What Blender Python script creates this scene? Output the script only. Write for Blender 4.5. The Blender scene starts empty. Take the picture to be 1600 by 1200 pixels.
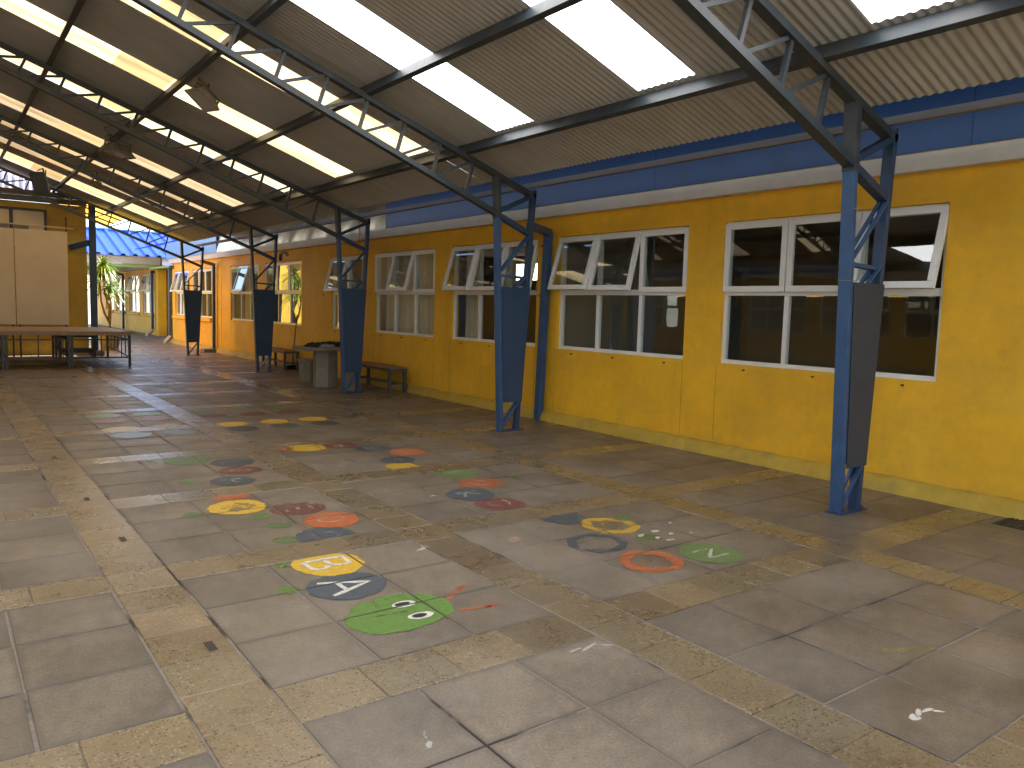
import bpy, math, random
from mathutils import Matrix, Vector
random.seed(7)
R = math.radians
scn = bpy.context.scene
COL = scn.collection

# ------------------------------------------------------------------ camera
cd = bpy.data.cameras.new('camera'); cam = bpy.data.objects.new('camera', cd); COL.objects.link(cam)
cd.sensor_width = 36; cd.lens = 27.668; cd.clip_start = 0.05; cd.clip_end = 2000
M3 = Matrix(((0.80647784, 0.03360324, -0.59030866), (-0.59061478, 0.09256876, -0.8016266), (0.02770689, 0.99513911, 0.09450123)))
cam.matrix_world = Matrix.Translation((0, 0, 1.55)) @ M3.to_4x4()
scn.camera = cam
# ------------------------------------------------------------------ light
SUN_EL, SUN_AZ = R(43), R(8)              # azimuth measured from +X towards +Y
w = bpy.data.worlds.new('World'); scn.world = w; w.use_nodes = True
wn = w.node_tree; bg = wn.nodes['Background']
sky = wn.nodes.new('ShaderNodeTexSky'); sky.sky_type = 'NISHITA'; sky.sun_disc = False
sky.sun_elevation = SUN_EL; sky.sun_rotation = R(90) - SUN_AZ
wn.links.new(sky.outputs[0], bg.inputs[0]); bg.inputs[1].default_value = 0.11
sl = bpy.data.lights.new('sun', 'SUN'); sl.energy = 5.0; sl.angle = R(0.5); sl.color = (1, .96, .91)
so = bpy.data.objects.new('sun', sl); COL.objects.link(so)
sd = Vector((math.cos(SUN_EL)*math.cos(SUN_AZ), math.cos(SUN_EL)*math.sin(SUN_AZ), math.sin(SUN_EL)))
so.rotation_euler = sd.to_track_quat('Z', 'Y').to_euler(); so.location = (30, 0, 30)
scn.view_settings.view_transform = 'Standard'; scn.view_settings.look = 'None'
scn.view_settings.exposure = 2.6; scn.view_settings.gamma = 1
scn.cycles.max_bounces = 10; scn.cycles.diffuse_bounces = 6; scn.cycles.transmission_bounces = 6
scn.cycles.transparent_max_bounces = 12; scn.cycles.caustics_reflective = False
scn.cycles.use_denoising = True; scn.cycles.denoising_prefilter = 'NONE'; scn.cycles.sample_clamp_indirect = 6

# ------------------------------------------------------------------ materials
def lin(c):
    return tuple((x/12.92 if x <= .04045 else ((x+.055)/1.055)**2.4) for x in c)
def srgb(r, g, b): return lin((r/255, g/255, b/255)) + (1,)
class NT:
    def __init__(s, name):
        s.m = bpy.data.materials.new(name); s.m.use_nodes = True; s.t = s.m.node_tree
        s.b = s.t.nodes['Principled BSDF']; s.o = s.t.nodes['Material Output']
        s.geo = s.t.nodes.new('ShaderNodeNewGeometry'); s.tc = s.t.nodes.new('ShaderNodeTexCoord')
    def n(s, t, **k):
        x = s.t.nodes.new(t)
        for a, v in k.items():
            if hasattr(x, a): setattr(x, a, v)
        return x
    def l(s, a, b): s.t.links.new(a, b)
    def noise(s, scale, detail=4, rough=.55, vec=None, stretch=None):
        x = s.n('ShaderNodeTexNoise'); x.inputs['Scale'].default_value = scale
        x.inputs['Detail'].default_value = detail; x.inputs['Roughness'].default_value = rough
        v = vec or s.geo.outputs['Position']
        if stretch:
            mp = s.n('ShaderNodeMapping'); mp.inputs['Scale'].default_value = stretch; s.l(v, mp.inputs[0]); v = mp.outputs[0]
        s.l(v, x.inputs['Vector']); return x.outputs['Fac']
    def ramp(s, fac, stops):
        x = s.n('ShaderNodeValToRGB'); e = x.color_ramp.elements
        while len(e) < len(stops): e.new(.5)
        for i, (p, c) in enumerate(stops):
            e[i].position = p; e[i].color = c if len(c) == 4 else tuple(c)+(1,)
        s.l(fac, x.inputs[0]); return x.outputs[0]
    def mix(s, fac, a, b, mode='MIX'):
        x = s.n('ShaderNodeMix'); x.data_type = 'RGBA'; x.blend_type = mode
        for sock, v in ((x.inputs[0], fac), (x.inputs[6], a), (x.inputs[7], b)):
            if isinstance(v, (int, float)): sock.default_value = v
            elif isinstance(v, tuple): sock.default_value = v if len(v) == 4 else v+(1,)
            else: s.l(v, sock)
        return x.outputs[2]
    def math(s, op, a, b=0.0):
        x = s.n('ShaderNodeMath'); x.operation = op
        for sock, v in ((x.inputs[0], a), (x.inputs[1], b)):
            if isinstance(v, (int, float)): sock.default_value = v
            else: s.l(v, sock)
        return x.outputs[0]
    def bump(s, h, strength=.3, dist=.01):
        x = s.n('ShaderNodeBump'); x.inputs['Strength'].default_value = strength; x.inputs['Distance'].default_value = dist
        s.l(h, x.inputs['Height']); s.l(x.outputs[0], s.b.inputs['Normal'])
G = lambda v: (v, v, v, 1)
def mat(name, col, rough=.6, var=.12, scale=6, metal=0, bump=.08, bscale=60, stain=None, stain_amt=.3, stretch=None, spec=None):
    s = NT(name); f = s.noise(scale, 5, .6, stretch=stretch)
    k = s.ramp(f, [(.25, G(1-var)), (.75, G(1+var*.6))])
    c = s.mix(1.0, col, k, 'MULTIPLY')
    if stain:
        g = s.noise(scale*.35, 6, .7, stretch=stretch)
        fac = s.ramp(g, [(.5, G(0)), (.72, G(stain_amt))])
        c = s.mix(fac, c, stain)
    s.l(c, s.b.inputs['Base Color']); s.b.inputs['Roughness'].default_value = rough; s.b.inputs['Metallic'].default_value = metal
    if spec is not None: s.b.inputs['Specular IOR Level'].default_value = spec
    if bump: s.bump(s.noise(bscale, 3), bump, .004)
    return s.m

def mk_wall(name, base, dirt):
    s = NT(name)
    f = s.noise(1.3, 6, .62); c = s.mix(s.ramp(f, [(.36, G(0)), (.64, G(.8))]), base, dirt)
    pp = s.noise(.9, 7, .7, stretch=(1, 1, 2.2)); c = s.mix(s.ramp(pp, [(.5, G(0)), (.56, G(.16))]), c, (.55, .36, .06))
    sm = s.noise(5.5, 7, .75); c = s.mix(s.ramp(sm, [(.62, G(0)), (.75, G(.3))]), c, (.34, .22, .05))
    g = s.noise(9, 5, .6); c = s.mix(1.0, c, s.ramp(g, [(.3, G(.93)), (.7, G(1.04))]), 'MULTIPLY')
    st = s.noise(3.2, 5, .6, stretch=(1, 1.6, .25)); c = s.mix(s.ramp(st, [(.55, G(0)), (.8, G(.25))]), c, (.42, .26, .04))
    sep = s.n('ShaderNodeSeparateXYZ'); s.l(s.geo.outputs['Position'], sep.inputs[0])
    zz = s.math('ADD', sep.outputs[2], s.math('MULTIPLY', s.noise(4, 5, .7), .35))
    splash = s.ramp(zz, [(.12, G(1)), (.42, G(0))])
    c = s.mix(s.math('MULTIPLY', splash, .45), c, (.30, .21, .05))
    s.l(c, s.b.inputs['Base Color']); s.b.inputs['Roughness'].default_value = .62
    s.bump(s.noise(38, 4, .7, stretch=(1, 1, .5)), .22, .006)
    return s.m
YEL = mk_wall('yellow_render', (.90, .495, .022), (.74, .395, .018))
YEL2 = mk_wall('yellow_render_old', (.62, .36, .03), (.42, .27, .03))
KERB = mat('kerb_yellow', (.50, .33, .04, 1), .75, .25, 5, stain=(.26, .21, .10, 1), stain_amt=.8, bump=.3, bscale=30)

def mk_slab():
    s = NT('concrete_slab')
    at = s.n('ShaderNodeAttribute'); at.attribute_name = 'tone'
    f = s.noise(2.1, 7, .68)
    c = s.mix(s.ramp(f, [(.3, G(0)), (.7, G(1))]), (.130, .100, .070), (.255, .197, .138))
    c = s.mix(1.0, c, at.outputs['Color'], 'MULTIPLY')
    sp = s.noise(85, 3, .6); c = s.mix(1.0, c, s.ramp(sp, [(.32, G(.72)), (.68, G(1.2))]), 'MULTIPLY'); sp = s.noise(17, 5, .75); c = s.mix(1.0, c, s.ramp(sp, [(.34, G(.80)), (.66, G(1.13))]), 'MULTIPLY')
    st = s.noise(5.5, 5, .6); c = s.mix(s.ramp(st, [(.62, G(0)), (.72, G(.55))]), c, (.14, .11, .09))
    v = s.n('ShaderNodeTexVoronoi'); v.inputs['Scale'].default_value = 3.1; s.l(s.geo.outputs['Position'], v.inputs['Vector'])
    dd = s.math('ADD', v.outputs['Distance'], s.math('MULTIPLY', s.noise(30, 3), .05))
    c = s.mix(s.ramp(dd, [(.050, G(.6)), (.066, G(0))]), c, (.085, .065, .052))     # old gum
    v2 = s.n('ShaderNodeTexVoronoi'); v2.inputs['Scale'].default_value = 7.3; s.l(s.geo.outputs['Position'], v2.inputs['Vector'])
    dd2 = s.math('ADD', v2.outputs['Distance'], s.math('MULTIPLY', s.noise(40, 3), .09))
    c = s.mix(s.ramp(dd2, [(.045, G(.6)), (.060, G(0))]), c, (.5, .45, .38))         # pale specks
    sc = s.noise(7, 8, .8, stretch=(3, .7, 1)); c = s.mix(s.ramp(sc, [(.66, G(0)), (.76, G(.35))]), c, (.46, .40, .34))
    uv = s.n('ShaderNodeSeparateXYZ'); ua = s.n('ShaderNodeAttribute'); ua.attribute_name = 'cell'; s.l(ua.outputs['Vector'], uv.inputs[0])
    eu = s.math('SUBTRACT', .5, s.math('ABSOLUTE', s.math('SUBTRACT', uv.outputs[0], .5))); ev = s.math('SUBTRACT', .5, s.math('ABSOLUTE', s.math('SUBTRACT', uv.outputs[1], .5)))
    em = s.math('ADD', s.math('MINIMUM', eu, ev), s.math('MULTIPLY', s.math('SUBTRACT', s.noise(14, 6, .7), .55), .16))
    c = s.mix(s.ramp(em, [(.0, G(.6)), (.055, G(0))]), c, (.10, .078, .058))
    c = s.mix(s.ramp(s.noise(1.1, 3, .5), [(.45, G(0)), (.7, G(.3))]), c, (.36, .30, .24))
    s.l(c, s.b.inputs['Base Color'])
    r = s.ramp(s.noise(3.3, 5, .6), [(.3, G(.36)), (.75, G(.60))]); s.l(r, s.b.inputs['Roughness'])
    s.b.inputs['Specular IOR Level'].default_value = .7
    s.bump(s.noise(55, 5, .65), .18, .004)
    return s.m
def mk_terrazzo():
    s = NT('terrazzo')
    at = s.n('ShaderNodeAttribute'); at.attribute_name = 'tone'
    c = s.mix(s.ramp(s.noise(1.7, 6, .6), [(.3, G(0)), (.7, G(1))]), (.215, .155, .085), (.335, .25, .145))
    v = s.n('ShaderNodeTexVoronoi'); v.voronoi_dimensions = '2D'; v.inputs['Scale'].default_value = 74; s.l(s.geo.outputs['Position'], v.inputs['Vector'])
    sepc = s.n('ShaderNodeSeparateColor'); s.l(v.outputs['Color'], sepc.inputs[0])
    chip = s.ramp(s.math('ADD', v.outputs['Distance'], s.math('MULTIPLY', s.math('SUBTRACT', sepc.outputs[1], .5), .25)), [(.26, G(1)), (.36, G(0))])
    pick_d = s.math('MULTIPLY', chip, s.math('GREATER_THAN', sepc.outputs[0], .79))
    pick_l = s.math('MULTIPLY', chip, s.math('LESS_THAN', sepc.outputs[0], .22))
    c = s.mix(pick_d, c, (.105, .075, .05)); c = s.mix(s.math('MULTIPLY', pick_l, .55), c, (.50, .41, .29))
    c = s.mix(1.0, c, s.ramp(s.noise(150, 2), [(.3, G(.85)), (.7, G(1.1))]), 'MULTIPLY')
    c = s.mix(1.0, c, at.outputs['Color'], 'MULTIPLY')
    s.l(c, s.b.inputs['Base Color'])
    s.l(s.ramp(s.noise(2.2, 5, .6), [(.3, G(.20)), (.75, G(.40))]), s.b.inputs['Roughness'])
    s.b.inputs['Specular IOR Level'].default_value = .75
    s.bump(s.noise(70, 3), .06, .003)
    return s.m
SLAB, TERR = mk_slab(), mk_terrazzo()
def mk_mortar():
    s = NT('mortar')
    c = s.mix(s.ramp(s.noise(1.6, 4, .6), [(.38, G(0)), (.47, G(1))]), (.05, .038, .03), (.25, .205, .16))
    c = s.mix(1.0, c, s.ramp(s.noise(60, 3), [(.3, G(.8)), (.7, G(1.15))]), 'MULTIPLY')
    s.l(c, s.b.inputs['Base Color']); s.b.inputs['Roughness'].default_value = .85
    s.bump(s.noise(90, 3), .4, .004); return s.m
MORT = mk_mortar()
GRND = mat('plain_concrete', (.30, .25, .19, 1), .8, .2, 2)
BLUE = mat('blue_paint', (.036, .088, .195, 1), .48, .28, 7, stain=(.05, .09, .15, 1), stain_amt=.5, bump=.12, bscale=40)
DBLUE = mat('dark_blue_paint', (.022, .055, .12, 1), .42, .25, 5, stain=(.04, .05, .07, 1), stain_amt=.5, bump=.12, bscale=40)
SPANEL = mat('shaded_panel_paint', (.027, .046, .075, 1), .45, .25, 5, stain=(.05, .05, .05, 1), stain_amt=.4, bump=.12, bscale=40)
STEEL = mat('grey_blue_steel', (.038, .052, .064, 1), .45, .25, 9, stain=(.11, .10, .085, 1), stain_amt=.5, bump=.1, bscale=40)
FASC = mat('blue_fascia', (.012, .070, .22, 1), .42, .15, 3, stain=(.03, .08, .22, 1), stain_amt=.4, bump=.1, bscale=4)
GALV = mat('galvanised_flashing', (.62, .54, .38, 1), .33, .15, 2.5, metal=1, bump=.5, bscale=3.5)  # yellow tint stands in for the surroundings mirrored in bare metal
WHITE = mat('white_paint', (.62, .58, .50, 1), .5, .1, 6, stain=(.40, .35, .28, 1), stain_amt=.3)
UPVC = mat('white_upvc', (.80, .80, .78, 1), .28, .05, 4, bump=0)
ROOF = mat('fibre_cement_sheet', (.50, .515, .53, 1), .6, .14, 1.6, stain=(.33, .325, .32, 1), stain_amt=.6, bump=.1, bscale=30)
BROOF = mat('blue_roof_metal', (.004, .040, .42, 1), .30, .08, 2, bump=0)
def mk_sky(name, tint, dirt, amt, k):
    s = NT(name)
    f = s.noise(1.1, 6, .65, stretch=(.5, 3, 1))
    c = s.mix(s.ramp(f, [(.42, G(0)), (.72, G(amt))]), tint, dirt)
    sep = s.n('ShaderNodeSeparateXYZ'); s.l(s.geo.outputs['Position'], sep.inputs[0])
    wv = s.math('SINE', s.math('MULTIPLY', sep.outputs[1], 2*math.pi/.076))
    c = s.mix(s.math('MULTIPLY', s.ramp(wv, [(.1, G(0)), (.9, G(1))]), k), c, dirt)
    tr = s.n('ShaderNodeBsdfTranslucent'); s.l(c, tr.inputs[0])
    di = s.n('ShaderNodeBsdfDiffuse'); s.l(c, di.inputs[0])
    mx = s.n('ShaderNodeMixShader'); mx.inputs[0].default_value = .25
    s.l(tr.outputs[0], mx.inputs[1]); s.l(di.outputs[0], mx.inputs[2]); s.l(mx.outputs[0], s.o.inputs[0]); return s.m
SKYC = mk_sky('clean_skylight', (.88, .86, .81), (.72, .71, .68), .3, .12)
SKYD = mk_sky('dirty_skylight', (.40, .31, .165), (.11, .07, .03), .8, .8)
SKYD2 = mk_sky('very_dirty_skylight', (.26, .185, .10), (.055, .035, .018), 1.0, .8)
SKYW = mk_sky('white_gable_sheet', (.72, .66, .74), (.30, .26, .34), .5, .55)
SKYA = mk_sky('amber_skylight', (.24, .165, .075), (.08, .05, .022), .8, .8)
ORNG = mk_sky('orange_sheet', (.85, .42, .05), (.5, .22, .03), .5, .5)
def mk_glass():
    s = NT('window_glass'); s.t.nodes.remove(s.b)
    tr = s.n('ShaderNodeBsdfTransparent'); tr.inputs[0].default_value = (.80, .84, .82, 1)
    gl = s.n('ShaderNodeBsdfGlossy'); gl.inputs['Roughness'].default_value = .015; gl.inputs[0].default_value = (.92, .95, .97, 1)
    dt = s.n('ShaderNodeVectorMath'); dt.operation = 'DOT_PRODUCT'; s.l(s.geo.outputs['Normal'], dt.inputs[0]); s.l(s.geo.outputs['Incoming'], dt.inputs[1])
    cc = s.math('SUBTRACT', 1.0, s.math('ABSOLUTE', dt.outputs['Value']))
    lwf = s.math('ADD', .12, s.math('MULTIPLY', s.math('POWER', cc, 4.0), .95))
    s.bump = None
    mx = s.n('ShaderNodeMixShader'); s.l(s.math('MINIMUM', lwf, .95), mx.inputs[0]); s.l(tr.outputs[0], mx.inputs[1]); s.l(gl.outputs[0], mx.inputs[2])
    b = s.n('ShaderNodeBump'); b.inputs['Strength'].default_value = .02; b.inputs['Distance'].default_value = .05
    s.l(s.noise(1.5, 2), b.inputs['Height']); s.l(b.outputs[0], gl.inputs['Normal'])
    s.l(mx.outputs[0], s.o.inputs[0]); return s.m
GLASS = mk_glass()
CURT = mat('beige_curtain', (.74, .64, .49, 1), .9, .1, 5, bump=0)
DARKW = mat('classroom_interior', (.40, .36, .30, 1), .8, .1, 2, bump=0)
CREAM = mat('cream_board', (.66, .53, .37, 1), .55, .06, 2.5, stain=(.50, .40, .27, 1), stain_amt=.4, bump=.05)
WOOD = mat('worn_plywood', (.33, .215, .125, 1), .6, .3, 5, stretch=(6, .5, 1), stain=(.20, .13, .08, 1), stain_amt=.6)
DARK = mat('black_steel', (.025, .024, .024, 1), .45, .2, 8)
CONC = mat('cast_concrete', (.24, .20, .155, 1), .8, .22, 5, stain=(.15, .125, .10, 1), stain_amt=.6, bump=.3, bscale=35)
SEATW = mat('brown_seat_wood', (.27, .15, .075, 1), .5, .3, 6, stretch=(1, 6, 1))
BGREY = mat('bench_grey_paint', (.06, .065, .06, 1), .5, .2, 8)
BLACKC = mat('black_cloth', (.012, .012, .014, 1), .9, .3, 12)
GREYC = mat('grey_cloth', (.22, .22, .21, 1), .9, .2, 12)
LAMPM = mat('lamp_housing', (.26, .24, .20, 1), .45, .2, 9)
LAMPD = mat('lamp_housing_dark', (.10, .13, .14, 1), .45, .2, 9)
LGLASS = mat('lamp_glass', (.42, .41, .37, 1), .12, .08, 5, bump=0)
GREEN = mat('pale_green_board', (.42, .58, .18, 1), .5, .06, 4, bump=0)
PEACH = mat('peach_fascia', (.74, .58, .42, 1), .55, .05, 4, bump=0)
LBLUE = mat('lit_blue_fascia', (.18, .34, .55, 1), .4, .08, 4, bump=0)  # lit version of the blue fascia, daylight put into the colour
LEAF = mat('yucca_leaf', (.14, .24, .025, 1), .4, .35, 9, bump=0)
TRUNK = mat('yucca_trunk', (.13, .085, .05, 1), .85, .3, 14, bump=.5)
CABLE = mat('cable_rubber', (.03, .03, .03, 1), .6, 0, 4, bump=0)
CORD = mat('orange_cord', (.40, .12, .05, 1), .6, 0, 4, bump=0)
RUST = mat('rusty_iron', (.06, .045, .035, 1), .6, .3, 20)
PIPEW = mat('pale_pipe_foot', (.55, .52, .46, 1), .5, .1, 8)
BEAM = mat('grey_beam_board', (.17, .145, .12, 1), .7, .15, 4, stretch=(1, 1, 5))

def paint(name, col, wear, scale=11, soft=.035):
    s = NT(name)
    f = s.noise(scale, 8, .72); g = s.noise(2.3, 3, .5)
    h_ = s.noise(55, 6, .75)
    tot = s.math('ADD', s.math('ADD', s.math('MULTIPLY', f, .5), s.math('MULTIPLY', g, .25)), s.math('MULTIPLY', h_, .25))
    tot = s.math('ADD', s.math('MULTIPLY', s.math('SUBTRACT', tot, .5), 1.7), .5)
    at = s.n('ShaderNodeAttribute'); at.attribute_name = 'edge'
    ef = s.math('MULTIPLY', at.outputs['Fac'], .55)
    tot = s.math('SUBTRACT', s.math('ADD', tot, .12), ef)
    t = .37 + .27*wear
    a = s.ramp(tot, [(t-soft, G(0)), (t+soft, G(1))])
    a = s.math('MULTIPLY', a, max(.3, min(1, 1.06-.85*wear)))
    sp = s.n('ShaderNodeSeparateXYZ'); s.l(s.geo.outputs['Position'], sp.inputs[0]); X_, Y_ = sp.outputs[0], sp.outputs[1]
    yy = s.math('MODULO', s.math('ADD', Y_, 10*1.8155-3.0), 1.8155); dy = s.math('ABSOLUTE', s.math('SUBTRACT', s.math('MODULO', s.math('ADD', yy, .25), .5), .25))
    dl = s.math('ABSOLUTE', s.math('SUBTRACT', s.math('MODULO', s.math('ADD', X_, -1.05+.49*10+.245), .49), .245))
    dr = s.math('ABSOLUTE', s.math('SUBTRACT', s.math('MODULO', s.math('ADD', X_, -2.85+.47*10+.235), .47), .235))
    isr = s.math('GREATER_THAN', X_, 2.6)
    dx = s.math('ADD', s.math('MULTIPLY', dr, isr), s.math('MULTIPLY', dl, s.math('SUBTRACT', 1.0, isr)))
    a = s.math('MULTIPLY', a, s.math('GREATER_THAN', s.math('MINIMUM', dx, dy), .0065))
    c = s.mix(1.0, col, s.ramp(s.noise(26, 5, .7), [(.3, G(.72)), (.7, G(1.08))]), 'MULTIPLY')
    s.l(c, s.b.inputs['Base Color']); s.b.inputs['Roughness'].default_value = .38
    tr = s.n('ShaderNodeBsdfTransparent'); mx = s.n('ShaderNodeMixShader')
    s.l(a, mx.inputs[0]); s.l(tr.outputs[0], mx.inputs[1]); s.l(s.b.outputs[0], mx.inputs[2]); s.l(mx.outputs[0], s.o.inputs[0])
    return s.m
PC = {'yellow': (.74, .46, .05), 'blue': (.085, .105, .125), 'sky': (.28, .38, .50), 'red': (.24, .085, .065), 'orange': (.58, .165, .06),  # 'sky' is blue paint lightened for the reflection on the paving
      'green': (.16, .32, .055), 'moss': (.16, .25, .09), 'cream': (.62, .50, .30), 'white': (.78, .74, .66), 'pink': (.52, .36, .27),
      'mint': (.33, .52, .38), 'rose': (.52, .30, .32), 'black': (.015, .014, .013), 'straw': (.42, .34, .14)}
_pm = {}
def PM(c, wear):
    k = (c, wear)
    if k not in _pm: _pm[k] = paint('floor_paint_%s' % c, PC[c], wear)
    return _pm[k]

# ------------------------------------------------------------------ geometry helpers
class MB:
    def __init__(s): s.v = []; s.f = []; s.mi = []
    def add(s, vs, fs, mi=0):
        o = len(s.v); s.v += [tuple(p) for p in vs]
        for f in fs: s.f.append(tuple(i+o for i in f)); s.mi.append(mi)
        return s
    def box(s, x0, x1, y0, y1, z0, z1, mi=0):
        vs = [(x, y, z) for x in (x0, x1) for y in (y0, y1) for z in (z0, z1)]
        return s.add(vs, [(0, 1, 3, 2), (4, 6, 7, 5), (0, 4, 5, 1), (2, 3, 7, 6), (0, 2, 6, 4), (1, 5, 7, 3)], mi)
    def quad(s, a, b, c, d, mi=0): return s.add([a, b, c, d], [(0, 1, 2, 3)], mi)
    def bar(s, p, q, w, h, up=(0, 0, 1), mi=0):          # w across, h along up
        p, q, up = Vector(p), Vector(q), Vector(up); d = (q-p).normalized()
        a = d.cross(up)
        if a.length < 1e-4: a = d.cross(Vector((0, 1, 0)))
        a.normalize(); b = a.cross(d).normalized(); a *= w/2; b *= h/2
        vs = [p-a-b, p+a-b, p+a+b, p-a+b, q-a-b, q+a-b, q+a+b, q-a+b]
        return s.add(vs, [(0, 3, 2, 1), (4, 5, 6, 7), (0, 1, 5, 4), (1, 2, 6, 5), (2, 3, 7, 6), (3, 0, 4, 7)], mi)
    def tube(s, pts, r, n=8, mi=0, r1=None):
        pts = [Vector(p) for p in pts]; m = len(pts); vs = []
        for i, p in enumerate(pts):
            d = (pts[min(i+1, m-1)]-pts[max(i-1, 0)]).normalized()
            a = d.cross(Vector((0, 0, 1)))
            if a.length < .05: a = d.cross(Vector((0, 1, 0)))
            a.normalize(); b = a.cross(d)
            rr = r if r1 is None else r+(r1-r)*i/(m-1)
            vs += [p+a*rr*math.cos(2*math.pi*k/n)+b*rr*math.sin(2*math.pi*k/n) for k in range(n)]
        fs = [(i*n+k, i*n+(k+1) % n, (i+1)*n+(k+1) % n, (i+1)*n+k) for i in range(m-1) for k in range(n)]
        fs += [tuple(range(n))[::-1], tuple((m-1)*n+k for k in range(n))]
        return s.add(vs, fs, mi)
    def lathe(s, prof, c=(0, 0, 0), n=24, mi=0, ph=0):
        vs = [(c[0]+r*math.cos(2*math.pi*k/n+ph), c[1]+r*math.sin(2*math.pi*k/n+ph), c[2]+z) for r, z in prof for k in range(n)]
        fs = [(i*n+k, i*n+(k+1) % n, (i+1)*n+(k+1) % n, (i+1)*n+k) for i in range(len(prof)-1) for k in range(n)]
        fs += [tuple(range(n))[::-1], tuple((len(prof)-1)*n+k for k in range(n))]
        return s.add(vs, fs, mi)
    def build(s, name, mats, parent=None, loc=None, smooth=False, bevel=0):
        me = bpy.data.meshes.new(name); me.from_pydata(s.v, [], s.f)
        if not isinstance(mats, (list, tuple)): mats = [mats]
        for m in mats: me.materials.append(m)
        if len(mats) > 1: me.polygons.foreach_set('material_index', s.mi)
        if smooth: me.polygons.foreach_set('use_smooth', [True]*len(s.f))
        me.update()
        o = bpy.data.objects.new(name, me); COL.objects.link(o)
        if loc: o.location = loc
        if parent: o.parent = parent
        if bevel:
            b = o.modifiers.new('bevel', 'BEVEL'); b.width = bevel; b.segments = 2; b.limit_method = 'ANGLE'
        return o
def thing(name, label, cat, loc=(0, 0, 0), group=None, rz=0):
    o = bpy.data.objects.new(name, None); COL.objects.link(o); o.location = loc; o.rotation_euler.z = rz
    return tag(o, label, cat, group)
def tag(o, label, cat, group=None):
    o['label'] = label; o['category'] = cat
    if group: o['group'] = group
    return o
def struct(o): o['kind'] = 'structure'; return o
KIDS = {}
def copy_tree(o, parent=None):
    c = o.copy(); COL.objects.link(c)
    if parent: c.parent = parent
    for ch in [x for x in list(COL.objects) if x.parent == o]: copy_tree(ch, c)
    return c

# ------------------------------------------------------------------ floor
m = MB(); m.quad((-400, -400, -.06), (400, -400, -.06), (400, 400, -.06), (-400, 400, -.06)); struct(m.build('ground', GRND))
m = MB(); m.quad((-9.2, -9, -.0045), (8.4, -9, -.0045), (8.4, 52, -.0045), (-9.2, 52, -.0045)); struct(m.build('mortar_bed', MORT))
xt, xb = [], []                       # slab columns / terrazzo columns
def bay(a, b, n):
    for i in range(n): xt.append((a+(b-a)*i/n, a+(b-a)*(i+1)/n))
bay(1.05, 2.52, 3); bay(2.85, 4.73, 4); bay(5.05, 6.93, 4); bay(-.72, .72, 3)
xb += [(.72, 1.05), (2.52, 2.85), (4.73, 5.05)]
x = -.72
while x > -8.8:
    xb.append((x-.33, x)); bay(max(x-.33-1.47, -9.2), x-.33, 3); x -= 1.80
YP = 1.8155; rows, crows = [], []
k = -6
while k < 28:
    c0 = 2.685+YP*k; crows.append((c0, c0+.315))
    for i in range(3): rows.append((c0+.315+.5*i, c0+.315+.5*(i+1)))
    k += 1
def tiles(name, mt, cells, gap, tilt, lo, hi, hue=.02, shade=lambda q: 1):
    vs, fs, tone, cel = [], [], [], []
    for (x0, x1, y0, y1) in cells:
        if y1 > 51 or y0 < -8.9: continue
        g = gap/2*random.uniform(.5, 1.25); ch = .003
        x0 += g; x1 -= g; y0 += g; y1 -= g
        tx, ty, dz = random.uniform(-tilt, tilt), random.uniform(-tilt, tilt), random.uniform(-.0008, .0008)
        cx, cy = (x0+x1)/2, (y0+y1)/2; o = len(vs)
        for (ax, ay, z) in ((x0, y0, -.012), (x1, y0, -.012), (x1, y1, -.012), (x0, y1, -.012)): vs.append((ax, ay, z))
        for (ax, ay) in ((x0, y0), (x1, y0), (x1, y1), (x0, y1)): vs.append((ax, ay, -.002+dz+(ax-cx)*tx+(ay-cy)*ty))
        for (ax, ay) in ((x0+ch, y0+ch), (x1-ch, y0+ch), (x1-ch, y1-ch), (x0+ch, y1-ch)): vs.append((ax, ay, dz+(ax-cx)*tx+(ay-cy)*ty))
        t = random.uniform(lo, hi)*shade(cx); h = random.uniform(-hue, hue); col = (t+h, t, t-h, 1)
        for a in range(4):
            b = (a+1) % 4
            fs += [(o+a, o+b, o+4+b, o+4+a), (o+4+a, o+4+b, o+8+b, o+8+a)]
        fs.append((o+8, o+9, o+10, o+11)); tone += [col]*12; cel += [(0, 0, 0), (1, 0, 0), (1, 1, 0), (0, 1, 0)]*3
    me = bpy.data.meshes.new(name); me.from_pydata(vs, [], fs); me.materials.append(mt)
    at = me.color_attributes.new('tone', 'FLOAT_COLOR', 'POINT')
    at.data.foreach_set('color', [q for c in tone for q in c])
    ca = me.attributes.new('cell', 'FLOAT_VECTOR', 'POINT'); ca.data.foreach_set('vector', [q for c in cel for q in c]); me.update()
    o = bpy.data.objects.new(name, me); COL.objects.link(o); struct(o)
tiles('paving_slabs', SLAB, [(a, b, c, d) for a, b in xt for c, d in rows], .014, .0024, .82, 1.05, shade=lambda q: 1.0 if q < 2.9 else .90)   # slabs right of the second stone band are toned darker
cells = []
for a, b in xb:
    y = -8.8
    while y < 50: cells.append((a+.007, b-.007, y, y+.331)); y += .331
for c, d in crows:
    for a, b in sorted(set((round(min(p[0] for p in g), 3), round(max(p[1] for p in g), 3)) for g in [xt[i:i+1] for i in range(len(xt))])):
        pass
bays = [(1.05, 2.52), (2.85, 4.73), (5.05, 6.93), (-.72, .72)]
x = -1.05
while x > -9.0: bays.append((max(x-1.47, -9.2), x)); x -= 1.80
for c, d in crows:
    for a, b in bays:
        n = max(1, round((b-a)/.33))
        for i in range(n): cells.append((a+(b-a)*i/n, a+(b-a)*(i+1)/n, c, d))
tiles('terrazzo_bands', TERR, cells, .005, .0016, .86, 1.12, .03, shade=lambda q: (.90 if q < 1.45 else (.78 if q < 2.1 else .68)))

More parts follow.
